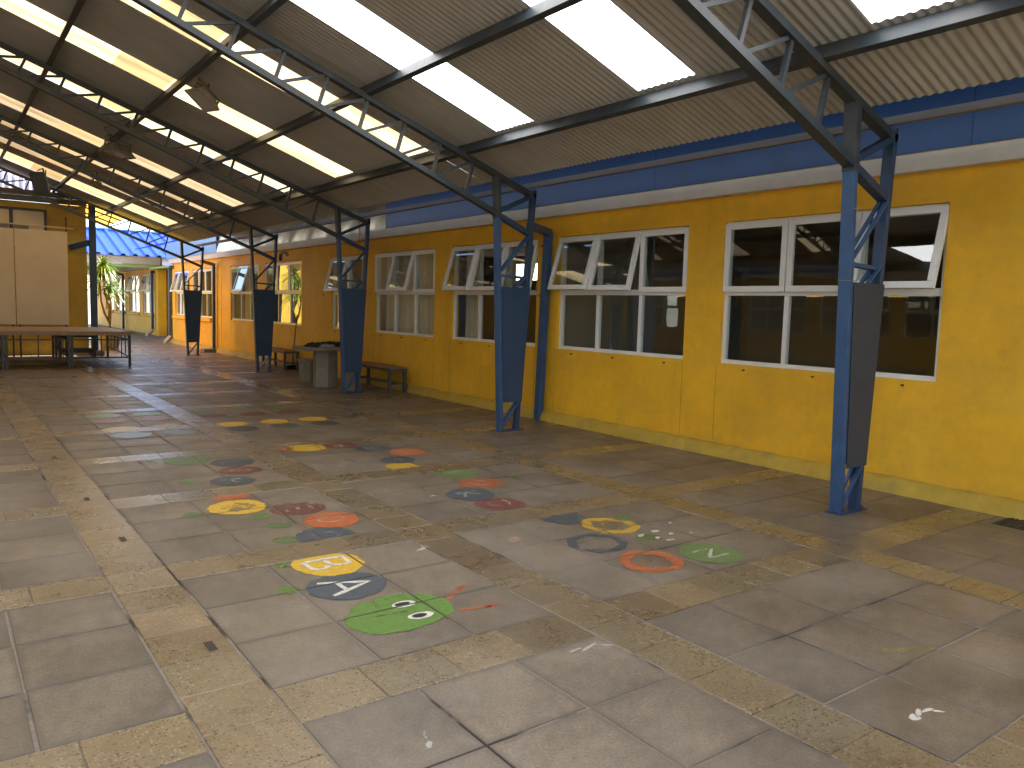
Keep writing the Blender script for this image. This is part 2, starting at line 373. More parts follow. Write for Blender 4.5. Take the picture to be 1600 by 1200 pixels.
# ------------------------------------------------------------------ floor paintings
def worn_disc(m, cx, cy, rx, ry, clipy=None, n=44, wob=.03, rings=5, rot=0, ring=False):
    """disc built of rings; 'edge' attribute grows to the rim for a brushed edge"""
    ph = [random.uniform(0, 6.28) for _ in range(4)]; o = len(m.v); ed = []
    vs = [(cx, cy)]; ed.append(.42 if ring else 0)
    for r in range(1, rings+1):
        q = (r/rings)**.75
        for k in range(n):
            a = 2*math.pi*k/n; wv = 1+wob*(math.sin(2*a+ph[0])+.7*math.sin(3*a+ph[1])+.5*math.sin(7*a+ph[2])+.3*math.sin(11*a+ph[3]))
            dx, dy = rx*q*wv*math.cos(a), ry*q*wv*math.sin(a)
            vs.append((cx+dx*math.cos(rot)-dy*math.sin(rot), cy+dx*math.sin(rot)+dy*math.cos(rot))); ed.append(1 if r == rings else (.08 if r == rings-1 else (.36 if ring and r <= 2 else 0)))
    if clipy: vs = [(a, min(max(b, clipy[0]), clipy[1])) for a, b in vs]
    fs = [(0, 1+k, 1+(k+1) % n) for k in range(n)]
    for r in range(rings-1):
        fs += [(1+r*n+k, 1+(r+1)*n+k, 1+(r+1)*n+(k+1) % n, 1+r*n+(k+1) % n) for k in range(n)]
    m.add([(a, b, 0) for a, b in vs], fs); return ed
def flat(m, ed, name, mt, z, parent=None, loc=(0, 0)):
    o = m.build(name, mt, parent); a = o.data.attributes.new('edge', 'FLOAT', 'POINT'); a.data.foreach_set('value', ed)
    o.location = (loc[0], loc[1], z); return o
GL = {'A': [[(0, 0), (.5, 1), (1, 0)], [(.2, .38), (.8, .38)]], 'B': [[(.1, 0), (.1, 1), (.7, .95), (.75, .7), (.6, .52), (.1, .5)], [(.6, .52), (.85, .3), (.75, .05), (.1, 0)]],
      'C': [[(.9, .8), (.6, 1), (.2, .8), (.1, .5), (.2, .2), (.6, 0), (.9, .2)]], 'N': [[(.1, 0), (.1, 1), (.9, 0), (.9, 1)]], 'L': [[(.2, 1), (.2, 0), (.85, 0)]],
      'H': [[(.1, 0), (.1, 1)], [(.9, 0), (.9, 1)], [(.1, .5), (.9, .5)]], 'R': [[(.1, 0), (.1, 1), (.7, .95), (.8, .7), (.6, .5), (.1, .48), (.9, 0)]],
      'U': [[(.1, 1), (.12, .3), (.4, 0), (.75, .1), (.9, .4), (.9, 1)]], 'V': [[(0, 1), (.5, 0), (1, 1)]], 'K': [[(.1, 0), (.1, 1)], [(.9, 1), (.12, .45), (.9, 0)]],
      'D': [[(.1, 0), (.1, 1), (.6, .95), (.9, .5), (.6, .05), (.1, 0)]], 'O': [[(.5, 1), (.1, .7), (.1, .3), (.5, 0), (.9, .3), (.9, .7), (.5, 1)]], 't': [[(.5, 0), (.5, 1)], [(.1, .55), (.9, .55)]],
      'E': [[(.9, 1), (.1, 1), (.1, 0), (.9, 0)], [(.1, .5), (.7, .5)]], 'G': [[(.9, .85), (.5, 1), (.1, .6), (.2, .1), (.6, 0), (.9, .3), (.55, .42)]]}
def glyph(ch, parent, cx, cy, w, h, th, mt):
    """hand painted letter: its top points to +X, its right to -Y"""
    m = MB(); ed = []
    for st in GL[ch]:
        pts = []
        for a, b in zip(st, st[1:]):
            for i in range(4): pts.append((a[0]+(b[0]-a[0])*i/4, a[1]+(b[1]-a[1])*i/4))
        pts.append(st[-1])
        P = [Vector(((v-.5)*h+random.uniform(-.002, .002), -(u-.5)*w+random.uniform(-.002, .002), 0)) for u, v in pts]
        vs, e = [], []
        for i, p in enumerate(P):
            d = (P[min(i+1, len(P)-1)]-P[max(i-1, 0)]).normalized(); nn = Vector((-d.y, d.x, 0))*th*random.uniform(.38, .6)
            vs += [p+nn, p-nn]; e += [.15, .15]
        m.add(vs, [(2*i, 2*i+1, 2*i+3, 2*i+2) for i in range(len(P)-1)]); ed += e
    return flat(m, ed, 'letter', mt, .0018, parent, (cx, cy))
LG = 'letter caterpillars painted on the paving'
def figure(label, spots, extra=()):
    x0, y0 = spots[0][2], spots[0][3]
    t = thing('painted_figure', label, 'floor painting', (x0, y0, .0022), LG)
    for i, s in enumerate(spots):
        kind, colr, cx, cy, r, wear, ch, clip = s
        m = MB(); ry = r*1.0
        ring = ch == 'ring'; ch = None if ring else ch
        ed = worn_disc(m, 0, 0, r, ry, None if clip is None else (clip[0]-cy, clip[1]-cy), ring=ring)
        dz = .0006*(i % 3)
        o = flat(m, ed, kind, PM(colr, wear), dz, t, (cx-x0, cy-y0))
        if kind != 'foot': 
            o['label'] = {'blue': 'slate blue', 'sky': 'reflection lightened blue', 'moss': 'faded green'}.get(colr, colr)+' painted circle'+(' with a white letter %s' % ch if ch else '')
        if ch: 
            g = glyph(ch, o, 0, 0, r*(.95 if wear < .1 else .75), r*(1.1 if wear < .1 else .85), .03 if wear < .1 else .024, PM('white', .1 if wear < .1 else .62))
    return t, (x0, y0)
# head figure
t, (hx, hy) = figure('green caterpillar head with eyes and orange feelers, blue A and yellow B circles behind',
    [('segment', 'blue', 1.80, 3.93, .235, .05, 'A', None), ('segment', 'yellow', 1.86, 4.33, .235, .02, 'B', (3, 4.495)),
     ('foot', 'green', 1.50, 4.03, .07, .45, None, None), ('foot', 'green', 1.62, 4.44, .05, .6, None, (3, 4.495))])
m = MB(); ed = worn_disc(m, 0, 0, .32, .27, wob=.045, rot=.35)
hd = flat(m, ed, 'head', PM('green', .3), .0012, t, (1.86-hx, 3.44-hy)); hd['label'] = 'green painted caterpillar head'
for (ex, ey, pr) in ((1.93, 3.52, .3), (1.93, 3.34, .3)):
    m = MB(); ed = worn_disc(m, 0, 0, .072, .044, n=28, rings=4)
    e = flat(m, ed, 'eye', PM('white', -.6), .0012, hd, (ex-1.86, ey-3.44))
    m = MB(); ed = worn_disc(m, 0, 0, .045, .026, n=24, rings=4); m2 = flat(m, ed, 'pupil', PM('black', -.6), .0024, hd, (ex-1.868, ey-3.44))
m = MB(); m.add([(0, .03, 0), (.17, .012, 0), (.17, .0, 0), (0, .018, 0)], [(0, 1, 2, 3)]); flat(m, [.2]*4, 'mouth', PM('black', .3), .0012, hd, (-.13, -.02))
for (ax, ay, dx, dy) in ((2.16, 3.46, .17, .12), (2.13, 3.30, .18, -.04)):
    m = MB(); d = Vector((dx, dy, 0)); nn = Vector((-d.y, d.x, 0)).normalized()*.014
    m.add([(-nn), nn, d+nn, d-nn], [(0, 1, 2, 3)]); ed = [.1]*4
    ed += worn_disc(m, dx, dy, .045, .03, n=20, rings=3, wob=.1); flat(m, ed, 'feeler', PM('orange', .35), .0004, t, (ax-hx, ay-hy))
N = None
figure('worn yellow, dark red and orange circles above a cut off blue one',
    [('segment', 'yellow', 1.81, 5.92, .24, .08, 'ring', N), ('segment', 'red', 2.18, 5.66, .235, .5, 'E', N), ('segment', 'orange', 2.27, 5.23, .23, .22, 'D', N),
     ('segment', 'blue', 2.08, 4.90, .22, .15, 'C', (4.825, 5.5)), ('foot', 'moss', 1.47, 5.85, .09, .5, N, N), ('foot', 'green', 1.88, 5.58, .08, .5, N, N),
     ('foot', 'moss', 1.9, 5.27, .09, .5, N, N), ('foot', 'moss', 1.82, 4.93, .1, .5, N, N), ('foot', 'orange', 1.86, 6.27, .17, .3, N, (6.17, 6.318))])
figure('faded green circle beside slate and dull red ones with white letters L and H',
    [('segment', 'blue', 2.25, 8.30, .17, .6, 'V', (7, 8.14)), ('segment', 'moss', 1.95, 7.94, .26, .45, N, N), ('segment', 'blue', 2.28, 7.62, .22, .25, 'L', N),
     ('segment', 'red', 2.24, 7.22, .215, .35, 'G', N), ('segment', 'blue', 2.05, 6.82, .21, .3, 'H', N), ('foot', 'green', 1.70, 6.95, .085, .45, N, N), ('foot', 'moss', 1.62, 7.96, .08, .5, N, N)])
figure('two blue circles lightened for the reflection, below two flaking cream ones, where the paving shines',
    [('segment', 'cream', 1.76, 10.19, .235, .15, N, (9.9, 10.45)), ('segment', 'cream', 2.28, 10.21, .2, .45, N, N), ('segment', 'sky', 1.77, 9.70, .235, .2, N, N), ('segment', 'sky', 2.30, 9.68, .2, .4, N, N)])
figure('two mint green circles above two rose ones, farthest along the left bay',
    [('segment', 'mint', 1.76, 11.46, .24, .3, N, N), ('segment', 'mint', 2.30, 11.44, .2, .3, N, N), ('segment', 'rose', 1.76, 10.98, .235, .4, N, N), ('segment', 'rose', 2.29, 10.95, .2, .4, N, N)])
figure('chipped yellow ring, flaking slate disc, orange ring and green patch with a white N',
    [('segment', 'blue', 3.76, 4.42, .2, .3, N, (4, 4.495)), ('segment', 'yellow', 3.93, 4.08, .24, .42, 'ring', N), ('segment', 'blue', 3.55, 3.81, .24, .5, 'ring', N),
     ('segment', 'orange', 3.58, 3.34, .24, .36, 'ring', N), ('segment', 'moss', 4.04, 3.25, .23, .3, 'N', (3.005, 3.6)), ('foot', 'moss', 4.15, 4.18, .09, .5, N, N), ('foot', 'moss', 3.95, 3.72, .1, .6, N, N)])
figure('green patch with a white R above orange, slate and dark red circles',
    [('segment', 'moss', 3.91, 6.16, .23, .3, 'R', (5.9, 6.32)), ('segment', 'orange', 3.88, 5.70, .23, .5, 'U', N), ('segment', 'blue', 3.57, 5.39, .23, .12, 'K', N),
     ('segment', 'red', 3.60, 5.00, .225, .25, 'D', (4.825, 5.4)), ('foot', 'green', 4.28, 5.75, .08, .6, N, N), ('foot', 'moss', 3.25, 4.98, .05, .6, N, N)])
figure('yellow, dark red N, slate R and orange U circles in a curve',
    [('segment', 'yellow', 3.18, 8.30, .235, .2, N, (7.5, 8.14)), ('segment', 'yellow', 3.20, 8.04, .235, .2, N, N), ('segment', 'red', 3.58, 8.02, .22, .35, 'N', N), ('segment', 'blue', 3.81, 7.70, .22, .2, 'R', N),
     ('segment', 'orange', 4.03, 7.33, .215, .2, 'U', N), ('segment', 'blue', 3.74, 6.99, .21, .35, 't', N), ('segment', 'yellow', 3.64, 6.68, .2, .35, N, (6.6, 7.2)), ('foot', 'orange', 2.97, 8.08, .1, .25, N, N)])
figure('rows of green, faint red, yellow and slate circles, three across',
    [('segment', a, 3.01+.54*i, yy, .215, wr, N, N) for a, yy, wr in (('moss', 11.43, .3), ('red', 10.88, .5), ('yellow', 10.05, .1), ('blue', 9.65, .4)) for i in range(3)])
figure('faded yellow circles shining in the light ahead of the stage, far down the arcade',
    [('segment', 'yellow', 3.98, 15.3, .28, .3, N, N), ('segment', 'yellow', 3.75, 14.3, .28, .4, N, N), ('segment', 'mint', 3.35, 15.35, .2, .5, N, N)])
def splash(label, colr, x, y, pts, z=.0026, wear=.3):
    m = MB(); ed = []
    for (dx, dy, rx, ry, rot) in pts: ed += worn_disc(m, dx, dy, rx, ry, n=22, rings=3, wob=.13, rot=rot)
    o = flat(m, ed, 'paint_smear', PM(colr, wear), z); o.location = (x, y, z); tag(o, label, 'paint mark', 'stray paint marks on the floor')
splash('white banana shaped paint smear on the slabs nearest the lower right corner', 'white', 3.05, 1.42, [(0, 0, .035, .028, 0), (.05, .01, .04, .016, .4), (.1, .0, .04, .012, -.1), (.13, -.03, .03, .01, -.7)], wear=.25)
splash('white chalky scrape at the corner of the slab beside the stone band', 'white', 2.40, 2.60, [(0, 0, .07, .012, .3), (.09, -.03, .05, .01, -.6), (-.08, .01, .05, .012, .1)], wear=.6)
splash('small white chalk scribble on the slab nearest the bottom edge', 'white', 1.37, 2.30, [(0, 0, .03, .014, .9), (.02, .06, .04, .01, 1.2), (-.02, -.02, .03, .008, .2)], wear=.6)
splash('pinkish worn patch on the slab left of the flaking slate disc', 'pink', 3.12, 4.16, [(0, 0, .09, .05, .4), (-.1, .02, .03, .02, 0)], wear=.45)
splash('dull yellow scrape running across a slab joint', 'straw', 3.62, 1.78, [(0, 0, .16, .028, -.5), (.1, -.06, .09, .03, -.4)], wear=.62)
splash('scatter of white drips between the yellow ring and the green N patch', 'white', 4.1, 3.8, [(0, 0, .04, .03, 0), (-.1, -.12, .03, .02, .5), (.06, -.1, .035, .02, 0), (-.16, -.02, .05, .022, .3), (-.06, -.2, .045, .02, 0), (.2, -.16, .02, .015, 0), (.27, .1, .025, .018, 0)], wear=.35)
splash('small white fleck on the joint between the B circle and the stone band', 'white', 2.49, 4.30, [(0, 0, .07, .02, .4), (.03, .04, .02, .03, 0)], wear=.4)
splash('short white dash on the slab left of the slate K circle', 'white', 3.27, 5.5, [(0, 0, .04, .012, .2)], wear=.1)
for i, (x, y, lb) in enumerate([(.96, 3.54, 'small dark grooved strip let into the stone band, nearest the camera'), (.94, 5.47, 'second small dark strip along the left stone band'),
                 (.91, 6.73, 'third small dark strip along the left stone band, a faint one'), (.90, 8.65, 'fourth and tiniest dark strip along the left stone band')]):
    m = MB()
    for k in range(3): m.box(-.018+.013*k, -.008+.013*k, -.05, .05, 0, .003)
    tag(m.build('metal_strip', RUST, loc=(x, y, .0008)), lb, 'metal strip', 'dark strips in the stone band')
m = MB(); m.box(0, .34, 0, .30, 0, .002, 1)
for k in range(8): m.box(.01, .33, .02+.034*k, .036+.034*k, .002, .008)
tag(m.build('drain_grate', [RUST, CABLE], loc=(6.56, 2.30, .001)), 'small rusty drain grate in the floor by the yellow wall', 'drain')

# ------------------------------------------------------------------ canopy roof
RX, A0, SL = -1.1, 3.30, .35
def rz(x):                                              # underside of the sheets
    return A0+SL*(5.7-x) if x >= RX else A0+SL*(5.7-(2*RX-x))
Y0C, Y1C = -3.6, 24.05
PER, AMP = .0762, .0052
roof = thing('canopy_roof', 'long pitched sheet roof over the courtyard with rows of translucent strips', 'roof', (RX, Y0C, 0))
roof.location = (0, 0, 0)
def sheet(m, ya, yb, xa, xb, off=0, samp=8, mi=0):
    n = max(2, int((yb-ya)/PER*samp)); vs = []
    for i in range(n+1):
        y = ya+(yb-ya)*i/n; d = AMP*math.sin(2*math.pi*y/PER)
        vs += [(xa, y, rz(xa)+AMP+d+off), (xb, y, rz(xb)+AMP+d+off)]
    m.add(vs, [(2*i, 2*i+1, 2*i+3, 2*i+2) for i in range(n)], mi)
strips = [(-2.01, -1.36, 'c'), (.17, .82, 'c'), (2.36, 3.01, 'c'), (4.53, 5.18, 'c'), (6.70, 7.36, 'c'), (8.86, 9.53, 'd'), (11.08, 11.75, 'd'), (13.27, 13.93, 'd'),
          (16.18, 16.9, 'e'), (18.05, 18.7, 'e'), (19.95, 20.62, 'e'), (21.5, 22.6, 'd')]
SK = {'c': SKYC, 'd': SKYD, 'e': SKYD2}
EAVE = 5.98
for side in (1, -1):
    fx = (lambda v: v) if side == 1 else (lambda v: 2*RX-v)
    m = MB(); y = Y0C; j = 0
    cuts = []
    for a, b, _ in strips:
        cuts.append((y, a, False)); cuts.append((a, b, True)); y = b
    cuts.append((y, Y1C, False))
    for a, b, isky in cuts:
        if isky: sheet(m, a-.02, b+.02, fx(5.11), fx(EAVE)); continue
        w_ = b-a; n = max(1, round(w_/.76))
        for i in range(n):
            j += 1; off = .0 if (j % 2) else .004
            sheet(m, a+w_*i/n-(.06 if i else 0), a+w_*(i+1)/n, fx(RX), fx(EAVE), off)
    m.build('roof_sheet', ROOF, roof)
    for a, b, k in strips:
        m = MB()
        sheet(m, a-.04, b+.04, fx(2.62), fx(5.17), .008); sheet(m, a-.04, b+.04, fx(RX), fx(2.0), .008); sheet(m, a-.04, b+.04, fx(2.0), fx(2.62), .008, mi=(0 if k == 'c' else 1))
        s = m.build('skylight_strip', [SK[k], SKYA], roof)
        s['label'] = {'c': 'clean white skylight strip', 'd': 'yellowed dirty skylight strip', 'e': 'brown stained skylight strip'}[k]
m = MB()
for sgn in (1, -1): m.bar((RX+sgn*.16, Y0C, rz(RX-.16)+.05), (RX+sgn*.16, Y1C, rz(RX-.16)+.05), .36, .004, up=(sgn*.33, 0, .94))
m.build('ridge_cap', ROOF, roof)
UPN = lambda s: (s*.33, 0, .944)
for px in (5.15, 3.87, 2.62, 1.38, .14, -.95):
    for side in (1, -1):
        x = px if side == 1 else 2*RX-px; z = rz(x)-.062
        m = MB(); m.bar((x, Y0C+.1, z), (x, Y1C-.1, z), .004, .11, UPN(side))
        for q in (-1, 1): m.bar((x+.028*side+q*.018*side, Y0C+.1, z-.0098+q*.0515), (x+.028*side+q*.018*side, Y1C-.1, z-.0098+q*.0515), .056, .004, UPN(side))
        m.bar((x+.03*side, Y0C+.12, z-.012), (x+.03*side, Y1C-.12, z-.012), .045, .09, UPN(side))
        m.build('purlin', STEEL, roof)
for side in (1, -1):
    x = 6.2 if side == 1 else 2*RX-6.2
    m = MB(); m.box(x-.03, x+.03, Y0C+.1, Y1C-.1, 3.09, 3.15); m.build('eave_rail', BEAM, roof)
# gutter tray joining the eave to the fascia
m = MB(); m.quad((5.9, Y0C, 3.345), (6.9, Y0C, 3.53), (6.9, 23.9, 3.53), (5.9, 23.9, 3.345)); m.quad((6.86, Y0C, 3.53), (7.2, Y0C, 3.60), (7.2, 23.9, 3.60), (6.86, 23.9, 3.53))
m.build('eave_gap_cover', FASC, roof)
m = MB(); f = lambda v: 2*RX-v
m.quad((f(5.9), Y0C, 3.345), (f(7.2), Y0C, 3.49), (f(7.2), 24.1, 3.49), (f(5.9), 24.1, 3.345)); m.build('eave_gap_cover', FASC, roof)  # unseen left-hand cover, added to keep sunlight off the opposite wall

# ------------------------------------------------------------------ trusses + columns
COLY = [(-1.2, 'behind the camera, out of the picture'), (3.42, 'nearest roof truss, over the first blue column'), (8.08, 'second roof truss, over the column with the wall pipe'),
        (12.8, 'third roof truss, over the column beside the stone table'), (17.38, 'fourth roof truss, over the dark column beyond the table'), (23.3, 'end roof truss against the bright sky and blue roof')]
def tz(x): return 3.165+SL*(5.68-x)        # top chord
def bz(x): return 2.70+.385*(5.68-x)       # bottom chord
trusses = []
def truss(Y, label):
    t = thing('roof_truss', 'steel lattice '+label, 'truss', (0, Y, 0), 'lattice trusses under the roof')
    for s in (1, -1):
        f = (lambda v: v) if s == 1 else (lambda v: 2*RX-v)
        MB().bar((f(6.22), 0, tz(6.22)), (f(RX), 0, tz(RX)), .09, .06, UPN(s)).build('top_chord', STEEL, t)
        MB().bar((f(5.62), 0, bz(5.62)), (f(RX), 0, bz(RX)), .09, .06, UPN(s)).build('bottom_chord', STEEL, t)
        xs = 5.28; i = 0
        while xs > RX:
            MB().bar((f(xs), 0, tz(xs)-.02), (f(xs-.1), 0, bz(xs-.1)+.02), .035, .035, (0, 1, 0)).build('strut', STEEL, t)
            nx = xs+.42
            MB().bar((f(min(nx-.02, 5.6)-.0), 0, bz(min(nx, 5.6)) + .03 if False else bz(xs-.12)+.02), (f(xs-.45), 0, tz(xs-.45)-.03), .03, .03, (0, 1, 0)) if False else None
            if xs-.47 > RX: MB().bar((f(xs-.50), 0, bz(xs-.50)+.03), (f(xs-.04), 0, tz(xs-.04)-.03), .03, .03, (0, 1, 0)).build('strut', STEEL, t)
            xs -= .462; i += 1
        if s == 1: pass
    return t
for Y, lb in COLY[1:]: truss(Y, lb)
tb = truss(COLY[0][0], 'roof truss behind the picture')
def column(x_dir, Y, label, mt, pm, full=True):
    """x_dir=1: right-hand row"""
    X = 5.75 if x_dir == 1 else 2*RX-5.75
    s = x_dir
    t = thing('steel_column', label, 'column', (X, Y, 0), 'tapered blue steel columns')
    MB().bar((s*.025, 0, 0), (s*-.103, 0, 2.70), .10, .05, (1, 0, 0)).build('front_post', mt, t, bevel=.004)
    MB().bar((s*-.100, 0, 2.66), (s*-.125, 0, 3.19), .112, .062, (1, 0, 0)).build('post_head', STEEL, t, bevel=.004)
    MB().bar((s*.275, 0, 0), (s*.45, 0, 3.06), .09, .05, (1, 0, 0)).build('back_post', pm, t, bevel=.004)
    def xf(z): return .0-.15*z/3.17
    def xbk(z): return .30+.175*z/3.06
    for yy in (-.054, .054):
        m = MB(); z0, z1 = .37, 1.83
        P = [(s*(xf(z0)+.052), z0), (s*(xbk(z0)), z0), (s*xbk(z1), z1), (s*(xf(z1)+.052), z1)]
        y0, y1 = yy-.003, yy+.003
        m.add([(a, y0, b) for a, b in P]+[(a, y1, b) for a, b in P], [(0, 1, 2, 3), (7, 6, 5, 4), (0, 4, 5, 1), (1, 5, 6, 2), (2, 6, 7, 3), (3, 7, 4, 0)])
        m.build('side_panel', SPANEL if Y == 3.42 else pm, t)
    MB().box(s*.0-.03 if s == 1 else -.36, .36 if s == 1 else .03, -.07, .07, 0, .012).build('base_plate', pm, t)
    for bx, by in ((.03, -.055), (.03, .055), (.30, -.055), (.30, .055)):
        MB().lathe([(.011, .012), (.011, .026), (.006, .027), (.006, .04)], (s*bx, by*1.0, 0), 6).build('bolt', RUST, t)
    B = lambda a, za, b, zb, w=.035: MB().bar((s*a, 0, za), (s*b, 0, zb), .07, w, (0, 1, 0)) and None
    for yy in (-.03, .03):
        MB().bar((s*.04, yy, .05), (s*.28, yy, .36), .02, .028, (0, 1, 0)).build('brace', mt, t)
        MB().bar((s*-.03, yy, 2.02), (s*.41, yy, 2.50), .02, .028, (0, 1, 0)).build('brace', mt, t)
        MB().bar((s*.20, yy, 1.83), (s*.375, yy, 1.98), .02, .028, (0, 1, 0)).build('brace', mt, t)
    MB().bar((s*-.05, 0, 1.97), (s*.38, 0, 1.95), .06, .03, (0, 0, 1)).build('brace', mt, t)
    MB().bar((s*-.13, 0, 2.72), (s*.42, 0, 2.50), .08, .06, (0, 0, 1)).build('brace', pm, t)
    MB().bar((s*-.10, 0, 2.74), (s*.43, 0, 2.98), .07, .05, (0, 0, 1)).build('brace', pm, t)
    return t
labs = {3.42: 'blue column nearest the camera, between two window panes, wire tied round it', 8.08: 'blue column with a pipe frame behind it, in front of the third window',
        12.8: 'blue column directly beside the stone table and bench', 17.38: 'dark column beyond the stone table, broom behind it', 23.3: 'farthest and smallest tapered column, near the blue roof', -1.2: 'blue column behind the picture'}
for Y, _ in COLY:
    far = Y > 15
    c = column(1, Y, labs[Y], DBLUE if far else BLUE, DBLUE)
    if Y == 3.42:
        for z in (1.84, 2.38): 
            m = MB(); m.tube([(-.03-.09*z/3, -.058, z), (-.03-.09*z/3, .058, z+.004), ], .003); m.tube([(-.1, -.056, z), (.02, -.06, z+.006)], .003); m.build('wire_tie', LAMPM, c)
    c2 = column(-1, Y, 'blue column of the opposite row, outside the picture, number %s from the entrance' % ['one', 'two', 'three', 'four', 'five', 'six'][[q[0] for q in COLY].index(Y)], BLUE, DBLUE)

# ------------------------------------------------------------------ windows
WZ0, WZ1, WZM = 1.02, 2.56, 1.80
_win = {}
def window(parent, y0, y1, opened, xface, z0=WZ0, z1=WZ1, zm=WZM, ang=13, sill=False, frm=UPVC):
    """opened: list near->far of bools; local frame faces -X"""
    n = len(opened); W = y1-y0; fx = .05
    m = MB(); f = .045
    m.box(fx, fx+.06, 0, W, 0, f); m.box(fx, fx+.06, 0, W, z1-z0-f, z1-z0)
    m.box(fx, fx+.06, 0, f, f, z1-z0-f); m.box(fx, fx+.06, W-f, W, f, z1-z0-f)
    m.box(fx-.004, fx+.056, f, W-f, zm-z0-.035, zm-z0+.035)
    for i in range(1, n):
        c = W*i/n; m.box(fx, fx+.06, c-.025, c+.025, f, zm-z0-.035); m.box(fx, fx+.06, c-.025, c+.025, zm-z0+.035, z1-z0-f)
    w_ = m.build('window', frm, parent, (xface, y0, z0), bevel=.004)
    m = MB()
    for i in range(n):
        a = (f if i == 0 else W*i/n+.025); b = (W-f if i == n-1 else W*(i+1)/n-.025)
        m.quad((fx+.03, a, f), (fx+.03, b, f), (fx+.03, b, zm-z0-.035), (fx+.03, a, zm-z0-.035))
    m.build('pane', GLASS, w_)
    sh = z1-z0-f-(zm-z0+.035)+.05; sw = W/n-.012
    for i, op in enumerate(opened):
        m = MB(); q = .062
        m.box(-.02, .022, 0, sw, -sh, -sh+q); m.box(-.02, .022, 0, sw, -q, 0); m.box(-.02, .022, 0, q, -sh+q, -q); m.box(-.02, .022, sw-q, sw, -sh+q, -q)
        m.quad((0, q, -sh+q), (0, sw-q, -sh+q), (0, sw-q, -q), (0, q, -q), 1)
        s = m.build('sash', [frm, GLASS], w_, (fx-.024, W*i/n+.006, z1-z0-f+.018), bevel=.003)
        if op: s.rotation_euler.y = R(op if op > 2 else ang)
    if sill:
        m = MB(); m.add([(-.10, -.08, -.02), (.05, -.08, .0), (.05, W+.08, .0), (-.10, W+.08, -.02), (-.10, -.08, -.12), (.05, -.08, -.16), (.05, W+.08, -.16), (-.10, W+.08, -.12)],
                        [(0, 1, 2, 3), (7, 6, 5, 4), (0, 4, 5, 1), (1, 5, 6, 2), (2, 6, 7, 3), (3, 7, 4, 0)]); m.build('sill', YEL, w_, bevel=.01)
    return w_
def wall_with_holes(m, xf, th, y0, y1, z0, z1, holes):
    """wall slab from x=xf to xf+th, with rectangular holes (ya,yb,za,zb)"""
    y = y0
    for (a, b, c, d) in sorted(holes):
        m.box(xf, xf+th, y, a, z0, z1); m.box(xf, xf+th, a, b, z0, c); m.box(xf, xf+th, a, b, d, z1); y = b
    m.box(xf, xf+th, y, y1, z0, z1)
XW = 6.99
bld = thing('classroom_building', 'long yellow classroom building with white windows and blue fascia along the right side', 'building', (0, 0, 0))
wins = [(.5, 2.4-.0, [0, 0, 0]), (3.30, 5.66, [14, 0, 0]), (6.17, 8.49, [0, 13, 16]), (8.96, 11.28, [12, 14, 16]), (11.82, 14.12, [0, 14, 0]), (14.58, 16.22, [0, 15]),
        (17.92, 20.42, [0, 0, 0]), (20.95, 23.40, [0, 17, 0]), (25.30, 27.55, [0, 0, 0]), (27.95, 29.90, [13, 13, 16])]
wins[0] = (-.2, 2.0, [0, 0, 0])
m = MB(); wall_with_holes(m, XW, .16, Y0C-2, 30.3, .13, 3.52, [(a, b, WZ0, WZ1) for a, b, _ in wins]); m.build('wall', YEL, bld)
# board joints (thin raised cover lines) as grooves of darker paint: narrow strips 2 mm proud
for a, b, _ in wins[1:8]:
    for yy in ((b+.02,) if a == 3.30 else (a-.0, b+.02)): m = MB(); m.box(XW-.0025, XW, yy-.005, yy+.005, .16, WZ0-.002); m.build('board_joint', YEL2, bld)
m = MB(); m.box(XW-.004, XW, 24.288, 24.312, .16, 2.8); m.build('board_joint', YEL2, bld)
m = MB(); n = 120                                      # kerb / plinth with an uneven top edge
for i in range(n):
    ya, yb = Y0C-2+i*(32.3+3.6)/n, Y0C-2+(i+1)*(32.3+3.6)/n
    if yb > 30.3: break
random.seed(3)
vs = []; L = int((30.3-Y0C+2)/.15)
for i in range(L+1):
    y = Y0C-2+(30.3-Y0C+2)*i/L; h = .135+random.uniform(-.006, .006); b = .10+random.uniform(-.008, .008)
    vs += [(XW-b-.02, y, -.003), (XW-b*.75, y, h-.03), (XW-.018, y, h), (XW+.05, y, h+.004)]
m = MB(); m.add(vs, [(4*i+k, 4*i+4+k, 4*i+5+k, 4*i+1+k) for i in range(L) for k in range(3)]); m.build('plinth', KERB, bld, smooth=True)
for a, b, op in wins: window(bld, a, b, op, XW, sill=(a > 25))
m = MB(); m.box(XW-.12, XW-.10, Y0C-2, 30.3, 2.83, 2.99); m.box(XW-.10, XW, Y0C-2, 30.3, 2.83, 2.85); m.build('soffit_board', WHITE, bld, bevel=.004)
FB = ((Y0C-2, 3.1), (3.1, 6.6), (6.6, 10.1), (10.1, 13.4))
for a, b in FB:
    m = MB(); m.box(XW-.145, XW-.125, a+.002, b-.002, 2.985, 3.56); m.build('blue_fascia_board', FASC, bld)
def crumple(m, ya, yb, amp, lean):
    n = int((yb-ya)/.10); zs = (2.985, 3.1, 3.25, 3.4, 3.56); vs = []
    for i in range(n+1):
        y = ya+(yb-ya)*i/n
        for j, z in enumerate(zs): vs.append((XW-.135-lean*(z-2.98)+amp*(math.sin(y*5.1+j*.9)+.6*math.sin(y*11.3+j*1.7)), y, z))
    k = len(zs); m.add(vs, [(k*i+j, k*i+j+1, k*i+k+j+1, k*i+k+j) for i in range(n) for j in range(k-1)])
for a, b in ((13.4, 17.0), (17.0, 20.7), (20.7, 24.3)):
    m = MB(); crumple(m, a+.01, b, .008, -.12); m.build('metal_flashing', GALV, bld, smooth=True)['label'] = 'crinkled bare metal flashing'
m = MB(); m.box(XW-.145, XW-.125, 24.31, 30.5, 2.985, 3.555); m.build('blue_fascia_board', LBLUE, bld)
